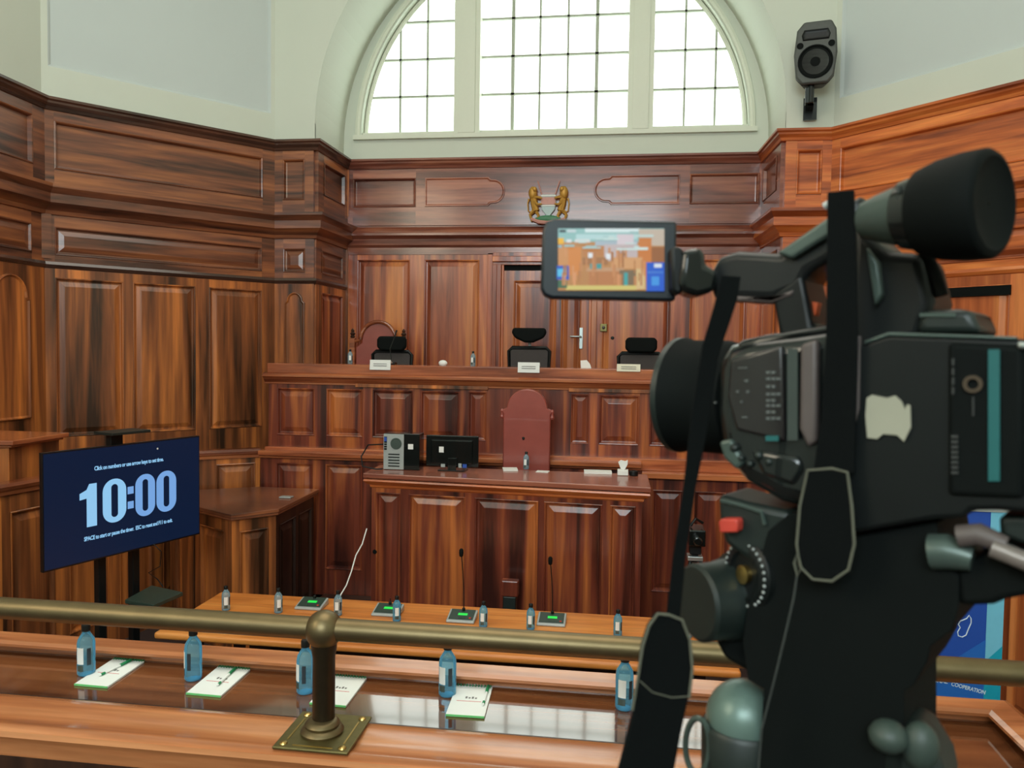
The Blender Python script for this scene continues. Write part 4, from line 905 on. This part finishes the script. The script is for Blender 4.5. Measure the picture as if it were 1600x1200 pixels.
# lens hood and barrel
hc = KP(1062, 617, -.05); dep = (hc-CAM).dot(FW); hr = 89/1200*dep
m = MB(); m.lathe([(hr*.80, .0), (hr*.97, .0), (hr, -.002), (hr, -.006), (hr*.96, -.009), (hr*.955, -.05), (hr*.9, -.062), (hr*.7, -.064)], hc, KA, 56, cap=False)
m.lathe([(hr*.80, 0), (hr*.76, -.05), (.001, -.052)], hc, KA, 40, cap=False)
hood = m.build('lens_hood', BLACKM, cc, smooth=True, world=True)
m = MB(); m.lathe([(hr*.975, .0012), (hr*1.004, .0), (hr*1.004, -.0055), (hr*.99, -.006)], hc, KA, 56, cap=False); m.build('rim', GREYD, hood, smooth=True, world=True)
m = MB(); m.lathe([(hr*.80, -.05), (hr*.80, -.10), (hr*.86, -.105), (hr*.86, -.15)], hc, KA, 40); m.build('lens_barrel', SH, cc, smooth=True, world=True)
outl([(1112, 560), (1135, 538), (1180, 528), (1240, 520), (1335, 505), (1345, 760), (1290, 790), (1262, 800), (1215, 788), (1160, 755), (1122, 715), (1110, 640)], 0.0, .10, 'front_body', SH, cc, .016)
outl([(1150, 533), (1190, 524), (1330, 500), (1332, 520), (1240, 532), (1195, 545), (1150, 552)], -.006, .07, 'top_shoulder', SH, cc, .006)
outl([(1142, 562), (1222, 540), (1226, 690), (1150, 672), (1136, 620)], .0045, .006, 'control_panel', plain('panel_brown_black', rgb(34, 31, 31), .3, coat=.3), cc, .0025)
decal([rq(1230, 545, 1246, 688)], .006, 'side_strip', plain('side_strip_grey', rgb(66, 74, 70), .35, .2), cc)
outl([(1250, 538), (1276, 530), (1276, 690), (1262, 700), (1248, 670)], .009, .010, 'grip_plate', TAUPE, cc, .003)
m = MB()
for (u, v, a, b) in [(1160, 575, 14, 2), (1152, 612, 4, 4), (1168, 612, 4, 4), (1158, 628, 3, 3), (1163, 652, 8, 2), (1166, 595, 5, 4), (1117, 629, 3, 3)]:
    m.extr([KP(x, y, .006) for x, y in rq(u-a/2, v-b/2, u+a/2, v+b/2)], -KN*.002)
for i, v in enumerate((582, 592, 604, 616, 626, 634, 644, 654)):
    for j in range(3 if i % 2 else 2): m.extr([KP(x, y, .006) for x, y in rq(1197+j*8, v-2.2, 1203+j*8, v+2)], -KN*.002)
m.build('button_lettering', plain('panel_print_grey', rgb(90, 94, 92), .6), cc, world=True)
decal([rq(1196, 681, 1216, 689)], .0065, 'teal_mark', TEAL, cc)
m = MB()
for u, v, r in ((1148, 700, 8), (1158, 716, 6), (1172, 725, 6), (1186, 712, 8), (1202, 722, 7)):
    m.ball(KP(u, v, .002), r/1200*.62, u=12, w=8)
m.build('dials', GREYD, cc, smooth=True, world=True)
m = MB(); m.extr([KP(u, v, .004) for u, v in ((1122, 690), (1142, 685), (1162, 722), (1150, 735), (1130, 716))], -KN*.01); m.build('front_switch', GREYG, cc, bevel=.003, world=True)
m = MB(); m.extr([KP(u, v, .003) for u, v in ((1168, 700), (1250, 712), (1258, 735), (1240, 762), (1190, 745))], -KN*.02); m.build('lower_switch_panel', SH, cc, bevel=.005, world=True, smooth=True)
# rear body
outl([(1322, 545), (1350, 535), (1388, 522), (1590, 529), (1650, 536), (1650, 805), (1557, 798), (1519, 798), (1507, 810), (1459, 812), (1330, 835), (1290, 800)], .012, .115, 'rear_body', BLACK, cc, .006)
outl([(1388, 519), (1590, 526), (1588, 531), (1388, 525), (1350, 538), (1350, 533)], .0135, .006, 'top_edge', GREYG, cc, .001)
outl([(1480, 535), (1600, 540), (1600, 780), (1480, 775)], .016, .01, 'battery', BLACKM, cc, .004)
decal([rq(1544, 546, 1562, 752)], .018, 'teal_stripe', TEAL, cc)
m = MB(); c_ = KP(1520, 600, .0178); m.lathe([(.0035, 0), (.0060, 0), (.0060, .0008), (.0035, .0008), (.0035, 0)], c_, KN, 20, cap=False); m.build('round_mark', plain('bronze_print', rgb(66, 52, 34), .6), cc, world=True)
m = MB()
for i in range(8): m.extr([KP(x, y, .018) for x, y in rq(1486, 680+i*8, 1497, 685+i*8)], -KN*.0012)
for i in range(4): m.extr([KP(x, y, .018) for x, y in rq(1487, 560+i*15, 1491, 571+i*15)], -KN*.0012)
m.extr([KP(x, y, .018) for x, y in rq(1519, 620, 1522, 650)], -KN*.0012)
m.build('faint_lettering', plain('faint_print', rgb(44, 46, 44), .6), cc, world=True)
m = MB(); m.extr([KP(u, v, .0148) for u, v in ((1354, 622), (1362, 617), (1385, 622), (1398, 618), (1408, 627), (1414, 640), (1417, 632), (1422, 634), (1423, 668), (1412, 690), (1402, 680), (1380, 678), (1370, 686), (1355, 684), (1352, 650))], -KN*.002); m.build('torn_tape', CREAMP, cc, world=True)
outl([(1430, 522), (1436, 492), (1450, 484), (1510, 482), (1520, 490), (1534, 522)], -.005, .07, 'top_hump', GREYD, cc, .006)
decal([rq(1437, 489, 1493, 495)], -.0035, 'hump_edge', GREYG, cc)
outl([(1588, 534), (1612, 536), (1612, 545), (1590, 546)], .018, .01, 'rear_light', SILV, cc, .002)
# handle, neck, viewfinder
outl([(1112, 470), (1106, 430), (1120, 401), (1150, 392), (1218, 396), (1312, 326), (1345, 300), (1345, 380), (1262, 425), (1248, 452), (1205, 468), (1150, 466)], -.02, .055, 'carry_handle', HANDLE, cc, .007)
outl([(1205, 460), (1252, 425), (1262, 470), (1268, 510), (1300, 512), (1300, 528), (1218, 530), (1212, 500)], -.02, .05, 'handle_post', BLACK, cc, .006)
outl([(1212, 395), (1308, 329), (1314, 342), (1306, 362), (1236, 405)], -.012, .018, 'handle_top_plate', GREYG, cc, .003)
m = MB(); m.tube([KP(1288, 323, -.012), KP(1318, 304, -.012)], .0032, 10); m.build('front_pin', SILVP, cc, smooth=True, world=True)
outl([(1148, 462), (1205, 466), (1240, 452), (1236, 462), (1205, 473), (1150, 471)], -.018, .04, 'handle_underside', TAUPE, cc, .002)
outl([(1262, 470), (1278, 473), (1274, 492), (1266, 498)], -.03, .01, 'orange_tag', ORANGE, cc, .001)
outl([(1330, 340), (1385, 392), (1440, 395), (1458, 470), (1440, 530), (1325, 560), (1325, 440)], -.01, .07, 'viewfinder_neck', BLACK, cc, .008)
m = MB(); m.tube([KP(1443, 388, -.02), KP(1462, 430, -.02), KP(1472, 462, -.02)], .0045, 10); m.build('lever', BLACKM, cc, smooth=True, world=True)
outl([(1352, 385), (1372, 410), (1378, 460), (1366, 478), (1360, 440)], .0, .01, 'neck_strip', GREYG, cc, .002)
vz = P(1551, 318, d=.50); va = (.58*RT-.81*FH).normalized(); VN = va.cross(UP).normalized()
def vp(u, R):   # station of the viewfinder axis seen at image column u, radius R in image pixels
    p = PP(u, 318, vz, VN); return p, R*((p-CAM).dot(FW))/1200
st = [(1345, 14), (1352, 28), (1375, 37), (1412, 48), (1414, 52), (1442, 60), (1444, 67), (1475, 78), (1510, 84), (1546, 86), (1553, 81)]
def tubeprof(sts):
    o = []
    for u, R in sts: p, r = vp(u, R); o.append((r, (p-vz).dot(va)))
    return o
m = MB(); m.lathe(tubeprof(st[:4]), vz, va, 40); m.build('viewfinder_front', plain('viewfinder_grey', rgb(60, 72, 66), .35), cc, smooth=True, world=True)
m = MB(); m.lathe(tubeprof(st[4:7]), vz, va, 40); vt = m.build('viewfinder_tube', SH, cc, smooth=True, world=True)
pr = tubeprof(st[6:]); e0 = pr[-1]; pr += [(e0[0]*.9, e0[1]+.001), (e0[0]*.8, e0[1]-.001), (e0[0]*.4, e0[1]-.003), (.001, e0[1]-.003)]
m = MB(); m.lathe(pr, vz, va, 48, cap=False); m.build('eyecup', BLACKM, cc, smooth=True, world=True)
p_, r_ = vp(1412, 56); m = MB()
for i in range(4):
    for j in range(2):
        th = .55+.0*i; u = 1402+i*9; a = vp(u, 60); m.extr([PP(x, y, a[0]+KN*(a[1]*.9), KN)+KN*.002 for x, y in rq(u, 290+j*18-i*2, u+6, 302+j*18-i*2)], -KN*.006)
m.build('raised_marks', GREYD, vt, world=True)
m = MB(); m.ball(KP(1336, 345, .0), .004); m.build('blue_dot', plain('violet_dot', rgb(70, 64, 150), .4), cc, world=True)
# flip-out screen
def DP_(u, v, d): return P(u, v, d=d)
def dout(px, d, t, name, mat, parent, bevel=.002, **k):
    m = MB(); m.extr([DP_(u, v, d) for u, v in px], FW*t); return m.build(name, mat, parent, bevel=bevel, world=True, **k)
lcd = dout([(848, 360), (853, 346), (866, 341), (1058, 346), (1056, 470), (862, 466), (850, 461), (845, 450)], .69, .014, 'flip_screen', plain('lcd_blue_black', rgb(18, 27, 34), .4), cc, .0025, smooth=True)
m = MB()
def lq(col, s, *pts):
    m.mat(emis('lcd_%d' % len(MATS), rgb(*col), s)); m.face([DP_(u, v, .6892-lq.k*.00004) for u, v in pts]); lq.k += 1
lq.k = 0
def lr(col, u0, v0, u1, v1, s=.8): lq(col, s, (u0, v0), (u1, v0), (u1, v1), (u0, v1))
lr((196, 140, 84), 872, 357, 1038, 454)
def lstrips():
    rg = random.Random(3)
    for i in range(34):
        u = 874+rg.random()*132; v = 386+rg.random()*46; k = rg.random()
        lr((int(176+54*k), int(118+44*k), int(70+40*k)), u, v, min(u+1.5+rg.random()*3, 1008), min(v+8+rg.random()*24, 446))
    for i in range(14):
        u = 880+rg.random()*120; v = 360+rg.random()*30; k = rg.random()
        lr((int(150+70*k), int(190+50*k), int(190+45*k)), u, v, u+8+rg.random()*26, v+1.5+rg.random()*3)
lr((150, 200, 196), 872, 357, 1038, 378); lr((226, 244, 244), 914, 357, 1000, 363); lr((190, 226, 226), 900, 366, 996, 374); lr((206, 190, 172), 998, 358, 1038, 384)
lr((178, 196, 206), 930, 376, 996, 398); lr((226, 214, 220), 964, 366, 990, 392); lr((214, 150, 90), 872, 386, 902, 424); lr((222, 140, 64), 888, 386, 908, 430); lr((198, 132, 76), 910, 384, 945, 400)
lr((205, 190, 190), 944, 382, 996, 408); lr((214, 130, 62), 998, 372, 1018, 440); lr((160, 100, 56), 1018, 386, 1038, 412); lr((222, 166, 112), 955, 402, 1004, 420); lr((172, 118, 72), 910, 402, 950, 414)
lr((206, 160, 120), 916, 418, 975, 424); lr((196, 130, 80), 920, 424, 968, 448); lr((130, 110, 84), 968, 422, 994, 448); lr((66, 160, 160), 922, 412, 940, 420); lr((222, 206, 120), 884, 446, 995, 453)
lr((240, 246, 250), 919, 395, 926, 403); lr((240, 246, 250), 947, 396, 954, 405); lr((60, 70, 90), 968, 395, 976, 400); lr((226, 196, 140), 994, 420, 1008, 452)
lr((34, 90, 200), 870, 415, 889, 437); lr((90, 200, 240), 871, 420, 885, 432); lr((60, 110, 80), 872, 438, 886, 450)
lr((34, 96, 214), 1010, 410, 1038, 455); lr((70, 160, 240), 1018, 432, 1030, 446); lr((230, 240, 250), 1022, 412, 1034, 418); lr((70, 130, 220), 1012, 424, 1036, 427)
lr((250, 190, 30), 872, 372, 881, 381); lr((230, 236, 238), 885, 374, 893, 379); lr((226, 230, 226), 898, 374, 922, 379); lr((40, 50, 60), 874, 359, 884, 363); lr((210, 224, 226), 886, 359, 900, 363); lr((150, 190, 200), 872, 383, 878, 387); lr((70, 170, 170), 975, 426, 981, 446)
lstrips()
lr((240, 246, 250), 919, 396, 925, 402); lr((240, 246, 250), 948, 397, 953, 404)
m.build('screen_picture', None, lcd, world=True)
dout([(1048, 386), (1062, 384), (1070, 392), (1070, 450), (1062, 462), (1050, 455)], .676, .02, 'hinge_base', BLACK, cc, .004, smooth=True)
dout([(1068, 390), (1098, 386), (1103, 398), (1104, 415), (1112, 418), (1124, 425), (1118, 455), (1090, 462), (1066, 455), (1062, 440)], .67, .03, 'hinge', BLACKG, cc, .006, smooth=True)
# straps
def ribbon(px, d, t, name, mat, parent): return dout(px, d, t, name, mat, parent, .0008)
sm_ = MB(); sm_.extr([DP_(u, v, .585) for u, v in ((1128, 430), (1158, 432), (1152, 470), (1122, 560), (1104, 680), (1088, 760), (1072, 870), (1062, 975), (1040, 975), (1052, 870), (1068, 760), (1082, 640), (1098, 540), (1118, 470))], FW*.002)
stp = sm_.build('neck_strap', FABRIC, cc, bevel=.0006, world=True)
padp = [(1026, 958), (1046, 960), (1066, 968), (1078, 1000), (1082, 1040), (1078, 1085), (1064, 1150), (1048, 1240), (956, 1240), (970, 1190), (988, 1120), (996, 1060), (1002, 1010), (1012, 978)]
pd = dout(padp, .575, .006, 'strap_pad', FABRIC, cc, .002, smooth=True)
ol = [(988, 1110), (998, 1050), (1004, 1010), (1014, 978), (1028, 959), (1046, 961), (1066, 969), (1078, 1000), (1082, 1045), (1077, 1090)]
m = MB(); m.tube([DP_(u, v, .574) for u, v in ol], .0011, 6); m.tube([DP_(u, v, .574) for u, v in ((1000, 1064), (1020, 1082), (1050, 1090), (1077, 1088))], .0005, 5); m.build('edge_stitching', STITCH, pd, world=True)
vs = MB(); vs.extr([KP(u, v, .022) for u, v in ((1292, 300), (1334, 296), (1338, 420), (1340, 540), (1334, 740), (1270, 740), (1284, 640), (1290, 520))], -KN*.003); vs.build('hand_strap', FABRIC, cc, bevel=.001, world=True)
lp = [(1262, 735), (1300, 732), (1324, 738), (1331, 790), (1335, 850), (1326, 890), (1300, 908), (1270, 905), (1250, 885), (1245, 850), (1250, 790)]
m = MB(); m.extr([KP(u, v, .026) for u, v in lp], -KN*.004); m.build('strap_loop', FABRIC, cc, bevel=.001, world=True)
m = MB(); m.tube([KP(u, v, .026) for u, v in lp], .0011, 6, close=True); m.tube([KP(u, v, .027) for u, v in ((1246, 862), (1241, 880), (1246, 900), (1252, 888))], .001, 6, close=True); m.build('loop_edge', STITCH, cc, world=True, smooth=True)
m = MB(); m.tube([KP(u, v, .026) for u, v in ((1246, 895), (1240, 935), (1225, 1000), (1208, 1070), (1190, 1140), (1183, 1230))], .0008, 6); m.build('hanging_cord', plain('cord_grey', rgb(58, 62, 58), .8), cc, world=True)
m = MB(); m.extr([KP(u, v, .014) for u, v in ((1328, 525), (1344, 525), (1342, 640), (1334, 670), (1326, 715), (1312, 715), (1312, 695), (1322, 655), (1316, 640), (1328, 630))], -KN*.004); m.build('strap_bracket', TAUPE, cc, bevel=.001, world=True)

# ------------------------------------------------------------------ tripod under the camcorder
tr = thing('tripod', 'black fluid head tripod with red button carrying the large camcorder', 'tripod', (TRX, TRY, 1.15))
outl([(1232, 803), (1288, 804), (1330, 839), (1459, 816), (1463, 818), (1470, 870), (1498, 900), (1498, 947), (1488, 985), (1454, 1010), (1448, 1035), (1428, 1070), (1412, 1080), (1412, 1250), (1183, 1250), (1193, 1077), (1168, 1062), (1160, 1000), (1166, 958), (1186, 880), (1200, 830)], 0.0, .10, 'fluid_head', BLACKM, tr, .008)
outl([(1120, 772), (1165, 785), (1235, 800), (1235, 880), (1180, 885), (1130, 850), (1122, 810)], -.004, .06, 'head_plate', GREYD, tr, .006)
m = MB(); m.tube([KP(u, v, -.002) for u, v in ((1126, 782), (1160, 790), (1190, 800), (1195, 820))], .0018, 6); m.build('plate_edge', GREYG, tr, smooth=True, world=True)
m = MB(); m.extr([KP(u, v, .008) for u, v in ((1122, 816), (1126, 811), (1150, 811), (1153, 816), (1152, 832), (1124, 833))], -KN*.012); m.build('red_button', RED, tr, bevel=.002, smooth=True, world=True)
LX = (-.95*RT-.34*FH).normalized()
c_ = KP(1168, 897, -.01); m = MB(); m.lathe([(.030, -.02), (.030, 0), (.027, .003), (.020, .004), (.018, .001), (.001, .002)], c_, LX, 36); dial = m.build('counterbalance_dial', BLACK, tr, smooth=True, world=True)
m = MB(); t_ = LX.orthogonal().normalized(); b_ = LX.cross(t_)
for i in range(30):
    a = 2*PI*i/30; m.ball(c_+LX*.003+(t_*math.cos(a)+b_*math.sin(a))*.0265, .0014, u=8, w=6)
m.build('dial_beads', SILVP, dial, smooth=True, world=True)
m = MB(); m.lathe([(.001, .0), (.008, .0), (.008, .006), (.001, .007)], c_, LX, 16); m.build('dial_hub', BRASS_S, dial, smooth=True, world=True)
c_ = KP(1150, 935, -.035); m = MB(); m.lathe([(.038, -.03), (.041, -.012), (.041, 0), (.036, .003), (.036, .012), (.034, .02), (.034, .04), (.031, .043), (.001, .043)], c_, LX, 40); m.build('drag_knob', GREYD, tr, smooth=True, world=True)
outl([(1110, 990), (1165, 960), (1200, 1000), (1200, 1075), (1165, 1050), (1130, 1030)], -.02, .05, 'knob_arm', BLACKM, tr, .006)
c_ = KP(1162, 1122, -.03); m = MB(); m.ball(c_, .033, .033, .034, 28, 18); m.build('bowl_clamp', plain('pale_green_metal', rgb(100, 122, 114), .35, .2), tr, smooth=True, world=True)
m = MB(); m.lathe([(.036, -.045), (.037, -.004), (.034, 0)], c_-UP*.004, UP, 32); m.build('bowl_ring', GREYD, tr, smooth=True, world=True)
m = MB(); m.tube([KP(1090+19*math.cos(a), 1165+43*math.sin(a), .0) for a in [2*PI*i/24 for i in range(24)]], .0028, 8, close=True); m.build('tie_down_ring', GREYG, tr, smooth=True, world=True)
m = MB(); m.ball(KP(1388, 1150, .01), .014, .014, .012, 16, 10); m.ball(KP(1438, 1165, .0), .013, .012, .018, 16, 10); m.build('locking_knob', plain('knob_grey_green', rgb(54, 66, 60), .5), tr, smooth=True, world=True)
outl([(1370, 1150), (1412, 1130), (1440, 1150), (1470, 1200), (1480, 1250), (1360, 1250)], .0, .05, 'bowl_base', GREYD, tr, .008)
m = MB(); m.tube([KP(1455, 862, 0), KP(1480, 862, 0), KP(1520, 873, 0)], [.013, .013, .009], 16); m.build('handle_socket', GREYG, tr, smooth=True, world=True)
m = MB(); m.tube([KP(1498, 838, .006), KP(1530, 835, .006), KP(1572, 852, .006)], [.008, .008, .006], 14); m.build('rosette_arm', TAUPE, tr, smooth=True, world=True)
m = MB(); m.tube([KP(1550, 856, .01), KP(1600, 876, .01), KP(1690, 912, .01)], .0065, 14); m.build('pan_handle', plain('pan_bar_grey', rgb(130, 120, 114), .3, .3), tr, smooth=True, world=True)
outl([(1490, 880), (1530, 872), (1548, 838), (1575, 850), (1640, 885), (1640, 925), (1570, 938), (1551, 946), (1498, 948)], -.002, .04, 'handle_clamp', BLACKM, tr, .005)
outl([(1560, 806), (1640, 806), (1640, 858), (1592, 850), (1562, 838)], -.004, .04, 'rear_clamp', GREYD, tr, .004)
zb = KP(1300, 1230, -.05).z
m = MB(); m.lathe([(.04, zb-.10-1.15), (.055, zb-.02-1.15), (.05, zb+.03-1.15)], (TRX, TRY, 1.15), UP, 24); m.build('bowl', BLACKM, tr, smooth=True, world=True)
for k in range(3):
    a = 2*PI*k/3+.5
    m = MB(); m.tube([(TRX+.04*math.cos(a), TRY+.04*math.sin(a), zb-.06), (TRX+.18*math.cos(a), TRY+.18*math.sin(a), 1.75), (TRX+.36*math.cos(a), TRY+.36*math.sin(a), 1.165)], [.02, .017, .013], 10); m.build('leg', BLACK, tr, smooth=True, world=True)
